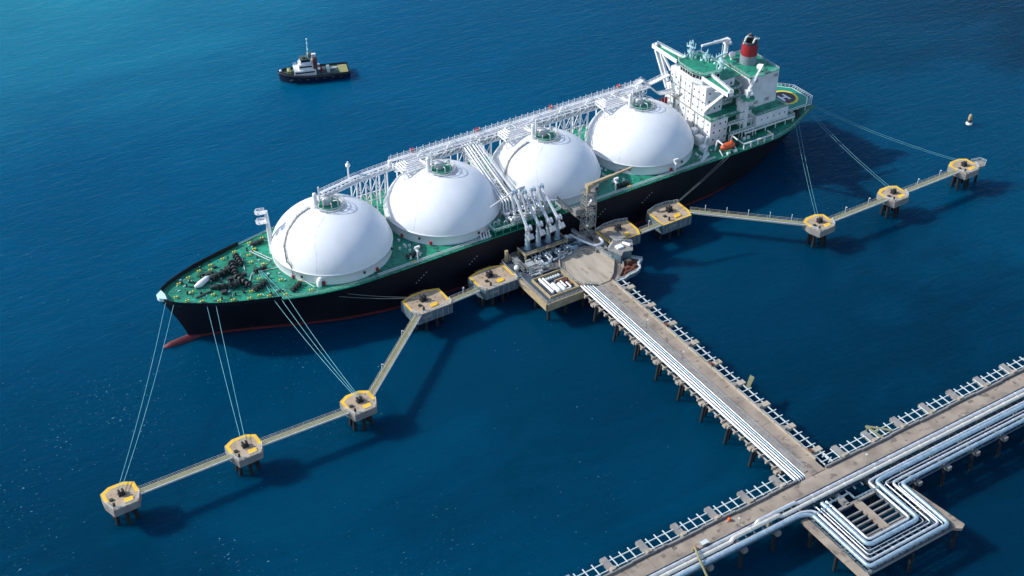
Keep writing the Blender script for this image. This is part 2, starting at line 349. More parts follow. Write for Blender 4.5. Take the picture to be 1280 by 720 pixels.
# tank covers
TX = [90.8 + 43.07 * i for i in range(4)]; RT = 20.5; ZC = 20.5; AH = 13.6
prof = []
Rs = (RT * RT + AH * AH) / (2 * AH); zc = AH - Rs; a0 = math.asin(RT / Rs)
for i in range(25):
    u = i / 24; th = a0 * (1 - u); r1 = Rs * math.sin(th); z1 = zc + Rs * math.cos(th)
    ph = math.pi / 2 * u; r2 = RT * math.cos(ph); z2 = AH * math.sin(ph)
    prof.append((max(0.02, 0.45 * r1 + 0.55 * r2), 0.45 * z1 + 0.55 * z2))
def dome_z(r):
    for (ra, za), (rb, zb) in zip(prof, prof[1:]):
        if rb <= r <= ra: return ZC + za + (zb - za) * (ra - r) / max(1e-6, ra - rb)
    return ZC + AH
for i, x in enumerate(TX):
    e = bpy.data.objects.new('tank', None); S.collection.objects.link(e); e.parent = ship; e.location = Vector((x, 0, ZD)) - ship.location
    MB().lathe(prof, (x, 0, ZC), 72).build('tank_dome', 'tank', e)
    MB().lathe([(RT + 0.02, 0), (RT + 0.02, 3.4), (RT + 0.25, 3.55), (RT + 0.25, 3.9), (RT - 0.4, 4.05)], (x, 0, ZD), 72).build('tank_skirt', 'tank', e)
    # walkway ring and platform on the crown
    mb = MB(); cx, cy, cz = x + 0.6, 0.6, ZC + AH
    for h in (0.5, 1.3): mb.ring((cx, cy, cz + h), 5.0, 0.09, 28, 5)
    for k in range(14):
        a = 2 * math.pi * k / 14; mb.bar((cx + 5 * math.cos(a), cy + 5 * math.sin(a), cz - 1.0), (cx + 5 * math.cos(a), cy + 5 * math.sin(a), cz + 1.3), 0.12)
    mb.ring((cx, cy, cz - 0.2), 4.6, 0.22, 28, 6); mb.ring((cx, cy, cz - 0.5), 5.4, 0.12, 28, 5)
    mb.build('crown_railing', 'steel', e)
    MB().lathe([(3.6, -0.8), (3.6, 0.25), (0.1, 0.5)], (cx, cy, cz), 24, False).build('crown_hatch', 'deck', e)
    mb = MB(); mb.lathe([(1.5, 0), (1.5, 2.0), (1.1, 2.4), (0.1, 2.5)], (cx - 0.8, cy + 0.5, cz + 0.3), 14)
    for k in range(7):
        a = k * 0.9 + i; r0 = 1.2; r1 = 3.2
        mb.tube(round_path([(cx + r0 * math.cos(a), cy + r0 * math.sin(a), cz + 1.5), (cx + r1 * math.cos(a), cy + r1 * math.sin(a), cz + 1.3 + .2 * k), (cx + r1 * math.cos(a), cy + r1 * math.sin(a), cz)], .5, 3), 0.22, 6)
    mb.build('crown_pipework', 'steel', e)
    mb = MB(); mb.tube([(cx - 4.6, cy + 1.2, cz - 1.5), (cx - 4.6, cy + 1.2, cz + 4.6)], [0.75, 0.7], 10); mb.tube([(cx - 2.5, cy + 2.5, cz - .5), (cx - 2.5, cy + 2.5, cz + 6.3)], 0.28, 8)
    mb.ball((cx - 4.6, cy + 1.2, cz + 4.7), 0.8, 8); mb.build('vent_mast', 'white', e)
    # stair up the dome
    if i in (0, 2):
        mb = MB(); az = [207, 198, 188, 178, 166, 150]; rr = [20.55, 20.2, 18.4, 15.2, 11.0, 6.4] 
        if i == 2: az = [196, 192, 187, 180, 176, 172]
        pts = [(x + r * math.cos(R(a)), r * math.sin(R(a)), (ZC - 3 if k == 0 else dome_z(r) + 0.35)) for k, (a, r) in enumerate(zip(az, rr))]
        fine = []
        for a, b_ in zip(pts, pts[1:]):
            for q in range(5): fine.append(Vector(a).lerp(Vector(b_), q / 5))
        fine.append(Vector(pts[-1]))
        for q in fine[1:]:
            rr_ = math.hypot(q.x - x, q.y)
            if rr_ < 20.4: q.z = dome_z(rr_) + 0.3
        for a, b_ in zip(fine, fine[1:]): mb.bar(a, b_, 0.6, 0.12)
        for off in (-.32, .32):
            for a, b_ in zip(fine, fine[1:]):
                d = (b_ - a).normalized(); sd = d.cross(Vector((0, 0, 1))).normalized() * off + Vector((0, 0, 0.9))
                mb.bar(a + sd, b_ + sd, 0.1)
        for q in fine[::2]: mb.bar(q, q + Vector((0, 0, 0.9)), 0.1)
        mb.build('dome_stair', 'tower', e)
    for a in ((226,) if i % 2 == 0 else (208,)):       # thin conduits down the shell
        pts = [(x + r * math.cos(R(a + 4 * math.sin(r * .4))), r * math.sin(R(a + 4 * math.sin(r * .4))), dome_z(r) + .05) for r in [20.4, 20, 19, 17.5, 15.5, 13, 10, 7.5, 5.6]]
        MB().tube(pts, .04, 5).build('conduit', 'rail', e)
    # seam ladders and small lamp boxes on the skirt
    for a in (205, 236, 290):
        mb = MB(); a = R(a + 7 * i * (-1) ** i); mb.box(x + 20.6 * math.cos(a) - .4, x + 20.6 * math.cos(a) + .4, 20.8 * math.sin(a) - .4, 20.8 * math.sin(a) + .4, ZD + 0.4, ZD + 1.5); mb.build('hydrant_box', 'red', e)
    for a in (215, 275, 320):
        mb = MB(); a = R(a + 3 * i); mb.box(x + 20.7 * math.cos(a) - .3, x + 20.7 * math.cos(a) + .3, 20.7 * math.sin(a) - .3, 20.7 * math.sin(a) + .3, ZD + 1.8, ZD + 2.6); mb.build('junction_box', 'dark', e)

# flying passage and pipe rack above the port side of the tanks
mb = MB()
Y0, Y1 = 11.4, 16.4; ZR = 33.2; XR0, XR1 = 122, 231
mb.box(XR0, XR1, Y1 - 1.5, Y1, ZR, ZR + 0.18)
mb.lattice((XR0, (Y0 + Y1) / 2, ZR - 1.2), (XR1, (Y0 + Y1) / 2, ZR - 1.2), Y1 - Y0, 2.2, 3.4, 0.22)
mb.build('flying_passage', 'white', ship)
mb = MB()
for k, (y, z, r) in enumerate(((13.0, ZR - .2, .3), (14.0, ZR - .2, .38), (14.8, ZR - .2, .22), (13.4, ZR - 1.6, .35), (14.6, ZR - 1.6, .28), (15.6, ZR - 1.7, .3))):
    mb.tube([(XR0 + 2 + k, y, z), (XR1 - 3, y, z)], r, 8)
    if k % 2 == 0:
        for j in range(9): 
            xx = XR0 + 10 + j * 12 + k; mb.tube(round_path([(xx, y, z), (xx, y, z + 1.1), (xx + 2.2, y, z + 1.1), (xx + 2.2, y, z)], .4, 3), r, 7)
mb.build('cargo_pipes', 'white', ship)
random.seed(31)
for k in range(60):
    mb = MB()
    xx = random.uniform(XR0 + 1, XR1 - 4); y = random.uniform(11.6, 15.6); zz = ZR - random.uniform(.2, 2.2); t = random.random()
    if t < .35: mb.box(xx, xx + random.uniform(.5, 1.6), y, y + .6, zz, zz + .8)
    elif t < .75: mb.tube([(xx, y, zz), (xx, y, zz + random.uniform(.8, 1.7))], .16, 6)
    else: mb.tube([(xx, 11, zz + 1.2), (xx, 15, zz + 1.2)], .2, 6)
    mb.build('rack_fitting', 'rail', ship)
for xc in TX[1:]:
    mb = MB()
    for dx in (-13, -9, 9, 13):
        rr = math.hypot(dx, Y1); zb = dome_z(rr) - .6 if rr < 20.4 else ZD
        mb.bar((xc + dx, Y1 - .3, zb), (xc + dx, Y1 - .3, ZR - 2), .35)
    mb.build('rack_leg', 'white', ship)
mb = MB(); mb.box(XR0 + 1, XR1 - 1, Y0, Y1 - 1.6, ZR - 2.42, ZR - 2.34); mb.build('rack_grating', 'rail', ship)
mb = MB(); mb.rail([(XR0, Y1, ZR + .18), (XR1, Y1, ZR + .18)], 1.2, 2.6, 0.1); mb.rail([(XR0, Y1 - 1.5, ZR + .18), (XR1, Y1 - 1.5, ZR + .18)], 1.2, 2.6, 0.08)
for k in range(42): xx = XR0 + 1 + 2.6 * k; mb.bar((xx, Y1 + .2, ZR), (xx, Y1 + .2, ZR + 2.0), 0.13)
mb.build('passage_railing', 'white', ship)
for i, x in enumerate(TX[1:]):         # branch platforms to each dome crown
    mb = MB(); zz = ZR + .1
    x0, x1 = (122, x + 2) if i == 0 else (x - 13, x + 3)
    for y in (5.6, 7.6, 9.6, 11.4): mb.bar((x0, y, zz), (x1, y, zz), .3, .5)
    q = x0
    while q < x1 + .1: mb.bar((q, 5.5, zz), (q, 11.5, zz), .25, .4); q += 2.4
    mb.rail([(x0, 11.4, zz), (x0, 5.6, zz), (x1, 5.6, zz)], 1.1, 2.4, .1)
    for k in range(4): mb.tube(round_path([(x0 + 1 + k, 12.5, zz + .5), (x0 + 1 + k, 6.4 + k * 1.1, zz + .6), (x - 3, 6.4 + k * 1.1, zz + .6), (x - 1.5, 4.2, zz + 1.2)], .8, 3), .28, 7)
    for q in (x0 + .3, x0 + 6): mb.bar((q, 5.8, dome_z(min(20.4, math.hypot(q - x, 5.8))) - 1), (q, 5.8, zz), .35)
    mb.build('crown_platform', 'white', ship)
for xc in (112.3, 155.4, 198.4):
    mb = MB()
    for dx in (-5.5, -2, 2, 5.5):
        for y in (Y0 + .2, Y1 - .2):
            mb.bar((xc + dx, y, ZD), (xc + dx, y, ZR - 2), 0.42)
    for y in (Y0 + .2, Y1 - .2):
        for a, c in ((-5.5, -2), (-2, 2), (2, 5.5)):
            mb.bar((xc + a, y, ZD + 6), (xc + c, y, ZR - 3), 0.22); mb.bar((xc + c, y, ZD + 6), (xc + a, y, ZR - 3), 0.22); mb.bar((xc + a, y, ZD + 6), (xc + c, y, ZD + 6), 0.25)
    mb.build('rack_trestle', 'white', ship)
# red lamp boxes on the passage
for xx in (131, 158, 190, 221): MB().box(xx, xx + 1.4, Y1 + .1, Y1 + 1.2, ZR + .2, ZR + 1.5).build('lamp_box', 'red', ship, 0.05)
# forward lower run of the passage past the first tank
mb = MB(); zl = 32.0; a0_ = (91.2, 6.0, ZC + AH + .6); a = (99.2, 8.6, ZC + AH - .2); b_ = (107, 12.6, zl + .2); c = (122.5, 14.8, zl - .6)
for p, q in ((a0_, a), (a, b_), (b_, c)):
    mb.lattice(p, q, 2.0, 1.6, 2.4, 0.18); mb.bar((p[0], p[1] + .6, p[2] + .9), (q[0], q[1] + .6, q[2] + .9), 1.3, .15)
    mb.rail([(p[0], p[1] + 1.3, p[2] + .9), (q[0], q[1] + 1.3, q[2] + .9)], 1.1, 2, .09)
    for k in range(3): mb.tube([(p[0], p[1] - 1.5 + k * .7, p[2] - .3), (q[0], q[1] - 1.5 + k * .7, q[2] - .3)], .25, 7)
mb.bar((122, 15.6, zl - 1), (122, 15.6, ZR + .4), 1.2); mb.bar((122, 13, zl - 1), (122, 13, ZR + .4), .5)
mb.tube([(106, 16, zl - 2), (106, 16, zl + 6)], 0.3, 8); mb.ball((106, 16, zl + 4.6), 0.9, 8)
mb.build('forward_walkway', 'white', ship)
# aft run down to the accommodation, arched up past the last dome
mb = MB(); P = [(228, 15.2, ZR), (231.5, 15.2, ZR + 1.5), (234, 14.5, ZR - .8), (242.3, 12.5, ZR + 2.2)]
for p, q in zip(P, P[1:]):
    mb.bar(p, q, 1.8, .5); mb.rail([(p[0], p[1] + .8, p[2]), (q[0], q[1] + .8, q[2])], 1.2, 1.6, .1)
for k in range(4): mb.tube(round_path([(222, 14 - k * .8, ZR - .2), (233, 14 - k * .8, ZR - .2), (236, 12 - k * .8, ZR - 3.5), (242, 11 - k, ZR - 3.5)], 1, 3), .28, 7)
mb.build('aft_walkway', 'white', ship)
for k in range(3): MB().lathe([(.55, 0), (.55, 2.4), (.1, 2.7)], (236.2 + 1.5 * k, 9.2, ZD + 9), 10).build('gas_bottle', 'red', ship)
MB().box(235, 241.5, 8, 12, ZD + 8.6, ZD + 9).build('bottle_platform', 'white', ship)

# pipes crossing from the rack down to the manifold
mb = MB()
for k, (x, r) in enumerate(((149.6, .3), (150.8, .38), (151.9, .3), (153.2, .36), (154.3, .24))):
    mb.tube(round_path([(x, 14.5, ZR - .5), (x, 11, ZR - .6), (x, -12, 25.2 - (k % 3) * .6), (x, -15.5, 24.2), (x, -16.2, 19.2)], 1.2, 4), r, 8)
mb.build('crossover_pipes', 'white', ship)
mb = MB(); mb.lattice((151.8, 12, ZR - 2.2), (151.8, -14, 23.8), 4.6, 1.3, 3.6, 0.2)
for y in (-14, -4, 6):
    for x in (149.6, 154.2): mb.bar((x, y, ZD), (x, y, 23.6 + (y + 14) * .28), 0.4)
mb.bar((155.4, 12, ZR - .5), (155.4, -14, 25), .7, .12)
mb.rail([(155.8, 12, ZR - .5), (155.8, -14, 25)], 1.0, 2.5, 0.08)
mb.build('crossover_frame', 'white', ship)
# manifold deck
mb = MB(); mb.box(141.5, 169, -23.2, -16.5, ZD + 1.9, ZD + 2.2)
for x in range(142, 170, 3): mb.box(x - .15, x + .15, -23.1, -22.9, ZD, ZD + 1.9)
mb.build('manifold_deck', 'deck', ship)
mb = MB(); mb.rail([(141.6, -16.6, ZD + 2.2), (141.6, -23.3, ZD + 2.2), (169, -23.3, ZD + 2.2), (169, -16.6, ZD + 2.2)], 1.2, 1.8, .13); mb.build('manifold_railing', 'rail', ship)
for k, x in enumerate((149.3, 151.9, 154.5, 157.1, 159.7, 162.3)):
    mb = MB(); z = ZD + 3.8; r = .55 if k != 2 else .42
    mb.tube(round_path([(x, -15.8, 20), (x, -16.5, z), (x, -22.4, z)], .8, 4), r, 10)
    for y in (-22.4, -20.8, -18.6): mb.tube([(x, y - .15, z), (x, y + .15, z)], r * 1.6, 10)
    mb.tube([(x, -19.6, z), (x, -19.6, z + 1.5)], r * .6, 8); mb.ring((x, -19.6, z + 1.6), .6, .1, 10, 4)
    mb.build('manifold_pipe', 'pipe', ship)
random.seed(5)
for k in range(46):
    mb = MB()
    x = random.uniform(142.5, 168); y = random.uniform(-22.3, -14.5); z = ZD + 2.2; t = random.random()
    if t < .4: mb.tube(round_path([(x, y, z), (x, y, z + 1.4 + random.random()), (x + 1.6, y + .5, z + 1.6), (x + 1.8, y + .6, z)], .5, 3), .22, 6)
    elif t < .7: mb.tube([(x, y, z + .6), (x + random.uniform(-2, 2), y + 2, z + .6)], .26, 6)
    else: mb.box(x, x + .9, y, y + .9, z, z + 1.0 + random.random())
    mb.build('manifold_fitting', 'steel', ship)
for k in range(4): x = 140.2 - k * 1.1; MB().tube([(x, -22.4, ZD + .2), (x + .7, -20, ZD + 1.5)], .25, 6).build('hose_support', 'white', ship)
mb = MB(); mb.tube([(157.6, -14.2, ZD), (157.6, -14.2, 26.6)], [.9, .7], 12); mb.box(156.6, 158.8, -15.2, -13.2, 25.8, 27.6); mb.tube([(157.6, -14.4, 27.2), (142.6, -18.7, 26.2)], [.35, .2], 8)
mb.build('hose_crane', 'white', ship)

# fore deck
mb = MB(); mb.tube([(72.3, 8.2, sheer(70.5) - .2), (71.7, 8.5, 33.8)], [0.95, 0.6], 12)
for z in (29.6, 33.4):
    mb.prism([(71.4, 7.3), (68.6, 7.8), (68.0, 9.2), (69.2, 10.4), (71.6, 9.6)], z, z + .25)
    mb.rail([(71.4, 7.3, z + .2), (68.6, 7.8, z + .2), (68.0, 9.2, z + .2), (69.2, 10.4, z + .2), (71.6, 9.6, z + .2)], .9, 1.2, .12)
mb.build('foremast', 'white', ship)
def winch(x, y, rot, s=1.0, name='mooring_winch', mt='dark'):
    mb = MB(); c, sn = math.cos(rot), math.sin(rot); z = sheer(x)
    def T(u, v, h): return (x + s * (u * c - v * sn), y + s * (u * sn + v * c), z + h * s)
    for u in (-2.6, -0.9, 0.9, 2.6): mb.tube([T(u - .12, 0, 1.2), T(u + .12, 0, 1.2)], 1.15 * s, 14)
    mb.tube([T(-3.4, 0, 1.2), T(3.4, 0, 1.2)], .55 * s, 10)
    for u in (-1.8, 0, 1.8):
        mb.bar(T(u, -1, .4), T(u, 1, .4), .6 * s, .8 * s)
    mb.bar(T(3.0, -.4, .9), T(3.0, 1.2, .9), 1.3 * s, 1.5 * s)
    mb.build(name, mt, ship)
for (x, y, r_, s_) in ((51.5, 3.4, .25, 1.15), (51.0, -3.6, -.25, 1.15), (56.8, 4.5, 1.35, 1.1), (56.6, -3.8, 1.85, 1.1), (60.5, -8.5, .4, .9), (60.2, 8.8, 1.5, .9)): winch(x, y, r_, s_, 'windlass')
for (x, y, r_, s_) in ((64.3, 0.5, .1, .7), (70.5, -14.6, .5, .75), (69.8, 15.5, .1, .7), (112, -18.5, 0, .8), (198.5, -19.6, 0, .8), (251, -19.2, 0, .7), (288, -13, .9, .8)): winch(x, y, r_, s_)
mb = MB(); mb.tube([(41.8, 1.0, sheer(42) + .55), (43.5, 1.1, sheer(42) + .85), (46.8, 3.0, sheer(42) + .75), (48.0, 4.0, sheer(42) + .5)], [.5, 1.1, 1.0, .4], 10); mb.build('canvas_cover', 'white', ship)
mb = MB()      # chain stoppers and bitts between the windlasses
for (x, y) in ((47, -1.8), (48.5, 6), (53.5, 0), (49, -6), (58.5, 0.5)): mb.box(x - .9, x + .9, y - .6, y + .6, sheer(x), sheer(x) + 1.1)
for (a, b_) in (((46, 2.4), (41, 5.0)), ((46, -3), (40, -4.4))): mb.bar((a[0], a[1], sheer(46) + .3), (b_[0], b_[1], sheer(41) + .3), .5, .3)
mb.build('chain_stopper', 'dark', ship)
# pairs of yellow-topped bollards
BOL = [(37, -5), (38, 5.2), (41, -7.4), (42, 7.2), (46, -9.6), (46.5, 9.2), (50, -11.2), (51, 10.6), (55, -12.8), (56, 12.2), (61, -14.6), (61, 14.4), (66, -16.4), (67.5, 16.9),
       (40, -1), (45.5, -5.5), (50, 8), (57, -9.5), (62, -4.2), (63.5, 6), (66.5, 3), (68, -8.2), (67.5, 12.6), (72.5, 17.5), (74.2, -18.2), (73, -12), (34.5, -1.5),
       (110.5, -21.6), (114, 18), (153, 20.5), (200, -21.5), (111.5, 14), (262, -21), (283, -14.5), (268, -19.5), (58.5, -12.8), (64.5, 10.2)]
for (x, y) in BOL:
    z = sheer(x); e = MB()
    for d in (-.42, .42): e.lathe([(.17, .0), (.17, .5), (.28, .55), (.28, .75), (.05, .8)], (x + d, y, z), 8)
    e.build('bollard', 'byel', ship)
mb = MB()
random.seed(3)
for k in range(70):
    x = random.uniform(38, 78); ym = lerp(DECK, x) - 2.5; y = random.uniform(-ym, ym)
    if (x - TX[0]) ** 2 + y * y < 22.3 ** 2: continue
    z = sheer(x)
    if k % 3 == 0: mb.tube([(x, y, z), (x, y, z + .9)], .28, 7); mb.ball((x, y, z + 1.0), .42, 7)
    elif k % 3 == 1: mb.box(x, x + random.uniform(.5, 1.4), y, y + .6, z, z + .6)
    else: mb.tube([(x, y, z + .2), (x + random.uniform(-2, 2), y + random.uniform(-2, 2), z + .2)], .12, 5)
mb.build('deck_fittings', 'dark', ship)
mb = MB()
for k in range(90):
    x = random.uniform(36, 78); ym = lerp(DECK, x) - 1.5; y = random.uniform(-ym, ym)
    if (x - TX[0]) ** 2 + y * y < 22.3 ** 2: continue
    z = sheer(x)
    if k % 2: mb.box(x, x + random.uniform(.2, .8), y, y + .3, z, z + .35)
    else: mb.tube([(x, y, z + .1), (x + random.uniform(-1.5, 1.5), y + random.uniform(-1.5, 1.5), z + .1)], .07, 5)
mb.build('deck_hardware', 'hatch', ship)
mb = MB()
for pts in ([(62.5, 0, 0), (71, -1, 0), (73, -7, 0), (76, -17, 0)], [(57, -7, 0), (61, 0, 0), (68, 3, 0)], [(66, 12, 0), (69.5, 4, 0)], [(67, 12.2, 0), (70.5, 4.4, 0)], [(60, 3, 0), (62, 10, 0)]):
    pts = [(x, y, sheer(x) + .25) for x, y, _ in pts]; mb.tube(round_path(pts, 1.5, 4), .14, 6)
mb.build('deck_pipes', 'rail', ship)
for (x, y) in ((112.2, -21.4), (194, -21.3), (220.4, -22.2)):
    mb = MB(); mb.tube([(x, y, ZD), (x, y, ZD + 5.6)], .22, 8); mb.box(x - .9, x + .9, y - .35, y + .35, ZD + 5.2, ZD + 6.0); mb.box(x - .4, x + .4, y - .8, y + .8, ZD + 4.0, ZD + 4.5)
    mb.build('deck_lamp', 'white', ship)
mb = MB(); mb.tube([(77.8, -16.8, ZD), (77.8, -16.8, ZD + 1.6), (78.8, -16.2, ZD + 2.7), (80.4, -16.4, ZD + 3.0)], [.9, .9, .95, 1.15], 10); mb.build('ventilator', 'white', ship)
mb = MB()
for (x0, x1) in ((97, 141), (172, 240)):      # fore-and-aft deck piping near side
    for k, (y, z) in enumerate(((-21.2, .35), (-21.9, .35))): 
        mb.tube([(x0, y - .2, ZD + z), (x1, y - .2, ZD + z)], .16, 6)
mb.build('fire_main', 'rail', ship)
random.seed(11)
mb = MB()
for xc in (112.3, 155.4, 198.4, 238):
    for k in range(16):
        x = xc + random.uniform(-4, 4); y = random.uniform(-20, -6); 
        if min((x - t) ** 2 + y * y for t in TX) < 21.8 ** 2: continue
        MB().box(x, x + .7, y, y + .7, ZD, ZD + random.uniform(.4, 1.3)).build('deck_box', 'rail', ship)

# ---- accommodation
WH = 'white'
def face_windows(name, x, ys, zs, w=.55, h=.7, mt='glass', par=None):
    mb = MB()
    for y in ys:
        for z in zs: mb.box(x - .06, x + .02, y - w / 2, y + w / 2, z - h / 2, z + h / 2)
    mb.build(name, mt, par or ship)
acc = bpy.data.objects.new('accommodation', None); S.collection.objects.link(acc); acc.parent = ship; acc.location = Vector((250, 0, ZD)) - ship.location
MB().box(242.8, 251, -14, 14.5, ZD, 27.4).build('lower_house', WH, acc)
MB().box(251, 264, -10.5, 14.5, ZD, 27.4).build('lower_house', WH, acc)
MB().box(243.0, 251.5, -9.2, 12.4, 27.4, 39.2).build('upper_house', WH, acc)
MB().box(251.5, 259, -6.5, 11, 27.4, 38.4).build('upper_house', WH, acc)
mb = MB(); mb.box(242.6, 251.2, -14.2, -9.2, 27.404, 27.5); mb.box(251.2, 264.2, -14.6, -6.5, 27.3, 27.5); mb.box(259, 264.2, -6.5, 14.6, 27.4, 27.5); mb.box(242.6, 251.5, 12.4, 14.6, 27.404, 27.5)
mb.build('house_deck', 'deck', acc)
for z in (31.2, 34.8): 
    mb = MB(); mb.box(251.5, 260, -9.6, -6.5, z, z + .18); mb.box(259, 262, -6.5, 8, z, z + .18); mb.build('balcony', 'deck', acc)
    mb = MB(); mb.rail([(251.5, -9.6, z + .15), (260, -9.6, z + .15), (262, -6.5, z + .15), (262, 8, z + .15)], 1.1, 1.5, .12); mb.build('balcony_railing', 'white', acc)
for z, ye in ((20.2, -16.4), (23.8, -14.8)):
    mb = MB(); mb.box(251, 263, ye, -10.5, z, z + .2); mb.build('balcony', 'deck', acc)
    mb = MB(); mb.rail([(251, ye, z + .2), (263, ye, z + .2)], 1.1, 1.5, .14); mb.box(251, 263, ye - .05, ye + .05, z - .3, z + .25)
    for x in (252, 257, 262.5): mb.bar((x, ye + .1, ZD), (x, ye + .1, z), .3)
    mb.build('balcony_railing', 'white', acc)
face_windows('porthole', 242.8, [-12.4 + 3.05 * k for k in range(9)], (19, 22.1, 25.2), par=acc)
face_windows('porthole', 243.0, [-7.8 + 2.75 * k for k in range(8)], (29.4, 32.6, 35.8), par=acc)
mb = MB()
for z in (19, 22.1, 25.2):
    for x in (244.6, 247.4, 250): mb.box(x - .3, x + .3, -14.06, -13.98, z - .4, z + .4)
for z in (18.9, 22.1, 25.3):
    for x in (252.5, 255, 257.5, 260, 262.3): mb.box(x - .45, x + .45, -10.56, -10.48, z - .9, z + .4)
for z in (29.4, 33, 36.4):
    for x in (245, 248, 250.4): mb.box(x - .3, x + .3, -9.26, -9.18, z - .4, z + .4)
    for x in (252.8, 255, 257.4): mb.box(x - .3, x + .3, -6.56, -6.48, z - .7, z + .4)
mb.build('side_window', 'glass', acc)
mb = MB()      # front face pipes, ladders and cable trays
mb.box(242.6, 242.8, -4.4, -4.0, ZD, 27); mb.box(242.55, 242.8, -14, 14.5, 27.0, 27.35); mb.box(242.75, 243.0, -9.2, 12.4, 32.9, 33.1)
mb.bar((242.6, 8.5, 27), (242.6, 8.5, ZD + 3), .35); mb.bar((242.6, 4.5, 31), (242.6, 8.5, 27), .3)
mb.bar((242.7, -1.2, 27.4), (242.7, -1.2, 39), .2); mb.bar((242.7, 6, 27.4), (242.7, 6, 39), .2)
mb.build('front_piping', 'tower', acc)
mb = MB()
for z in (20.4, 23.7): mb.box(242.66, 242.8, -14, 14.5, z, z + .12); mb.box(244, 251, -14.1, -14.0, z, z + .12)
for z in (30.9, 34.3, 37.6): mb.box(242.88, 243.0, -9.2, 12.4, z, z + .12); mb.box(243, 251.5, -9.3, -9.2, z, z + .12)
for y in (-10, -6, 1.5, 5.5, 11): mb.bar((242.7, y, ZD), (242.7, y, 27), .14)
for y in (-5.5, 3, 9.5): mb.bar((242.9, y, 27.5), (242.9, y, 39), .12)
for z in (28.5, 31.4, 34): mb.box(242.6, 243, 7.2, 8.6, z, z + .9)
mb.build('deck_ledge', 'rail', acc)
mb = MB(); mb.rail([(242.7, -14, 27.5), (242.7, -9.4, 27.5)], 1, 1.4, .09); mb.rail([(242.7, -14, 27.5), (251, -14, 27.5), (264, -14.4, 27.5)], 1, 1.6, .09); mb.build('house_railing', 'rail', acc)
mb = MB()       # machinery and stairs at the foot of the front
for (x, y, z, a, b_, h) in ((239.5, -12, ZD, 2.5, 3, 3.6), (238, -16.5, ZD, 2.4, 2.4, 2.2), (240, -8, ZD, 2, 2.2, 5), (239, 4, ZD, 2.5, 4, 4), (238.5, -13.5, ZD + 3.6, 2, 2, 1.2)): MB().box(x, x + a, y, y + b_, z, z + h).build('deck_machinery', WH, ship)
mb.tube([(240.5, -14.5, ZD), (240.5, -14.5, ZD + 4), (241.5, -14.5, ZD + 5)], .5, 8); mb.build('vent_duct', WH, ship)
# wheelhouse
wh = bpy.data.objects.new('wheelhouse', None); S.collection.objects.link(wh); wh.parent = ship; wh.location = Vector((247, 1, 39)) - ship.location
WP = [(243.4, 8.2), (241.4, 5.0), (241.4, -2.4), (243.2, -6.4), (250.5, -7.4), (253.2, -4), (253.2, 8.2)]
def off(P, d, c=(247, 1)): return [(x + d * (1 if x > c[0] else -1), y + d * (1 if y > c[1] else -1)) for x, y in P]
MB().prism(WP, 39.2, 41.3).build('wheelhouse_wall', WH, wh)
MB().prism(off(WP, -.1), 41.3, 42.7).build('window_band', 'glass', wh)
mb = MB(); mb.prism(WP, 42.7, 43.3)
n = len(WP)
for k in range(n):
    a = Vector((*WP[k], 0)); b_ = Vector((*WP[(k + 1) % n], 0)); L = (b_ - a).length; q = max(1, int(L / 1.3))
    for j in range(q):
        c = a.lerp(b_, j / q); mb.box(c.x - .07, c.x + .07, c.y - .07, c.y + .07, 41.3, 42.7)
mb.build('window_post', WH, wh)
MB().prism(off(WP, .5), 43.3, 43.5).build('wheelhouse_roof', 'deck', wh)
mb = MB(); Q = off(WP, .45); mb.rail([(x, y, 43.5) for x, y in Q + Q[:1]], 1.0, 1.6, .09); mb.build('roof_railing', 'rail', wh)
# aft part of the navigation deck
MB().box(251, 262, -6.5, 10, 38.4, 38.6).build('navigation_deck', 'deck', acc)
# bridge wings
for sg in (-1, 1):
    wg = bpy.data.objects.new('bridge_wing', None); S.collection.objects.link(wg); wg.parent = ship; wg.location = Vector((244, sg * 16, 43)) - ship.location
    yi = 8.4 if sg > 0 else 7.0; tip = 24.0 if sg > 0 else 22.4
    mb = MB(); mb.prism([(242.3, sg * yi), (246.3, sg * yi), (244.6, sg * tip), (242.3, sg * tip)], 42.2, 42.6); mb.build('wing_deck', 'deck', wg)
    mb = MB(); mb.prism([(242.0, sg * yi), (242.32, sg * yi), (242.32, sg * (tip + .2)), (242.0, sg * (tip + .2))], 42.0, 43.6)
    mb.prism([(244.6, sg * (tip + .2)), (244.6, sg * tip), (242.0, sg * tip), (242.0, sg * (tip + .2))], 42.0, 43.6)
    mb.prism([(246.5, sg * yi), (246.2, sg * yi), (244.4, sg * tip), (244.7, sg * tip)], 42.1, 43.5)
    mb.build('wing_bulwark', WH, wg)
    mb = MB()
    if sg > 0:
        mb.bar((243.0, 22.5, 41.6), (243.0, 14.0, 29.0), 1.3, .9); mb.bar((243.0, 19.5, 41.6), (243.0, 13.6, 32.0), .9, .7); mb.bar((243.0, 18, 41.4), (243.0, 12.4, 37), .7)
        mb.box(242.8, 245, 12.4, 14.4, 27.5, 31)
    else:
        mb.bar((243.0, -19.5, 41.6), (243.0, -12.0, 33.0), 1.4, 1.0); mb.bar((243.0, -12.0, 33.2), (243.0, -9.3, 29.6), 1.4, 1.3); mb.bar((244.6, -18, 41.6), (247, -9.3, 37), .6)
    mb.build('wing_brace', WH, wg)
    mb = MB(); mb.lathe([(.7, 0), (.7, 1.3), (.1, 1.6)], (243.6, sg * (tip - 1), 42.6), 10); mb.rail([(244.6, sg * tip, 43.6), (246.3, sg * yi, 43.6)], .6, 2, .09); mb.build('wing_repeater', 'rail', wg)
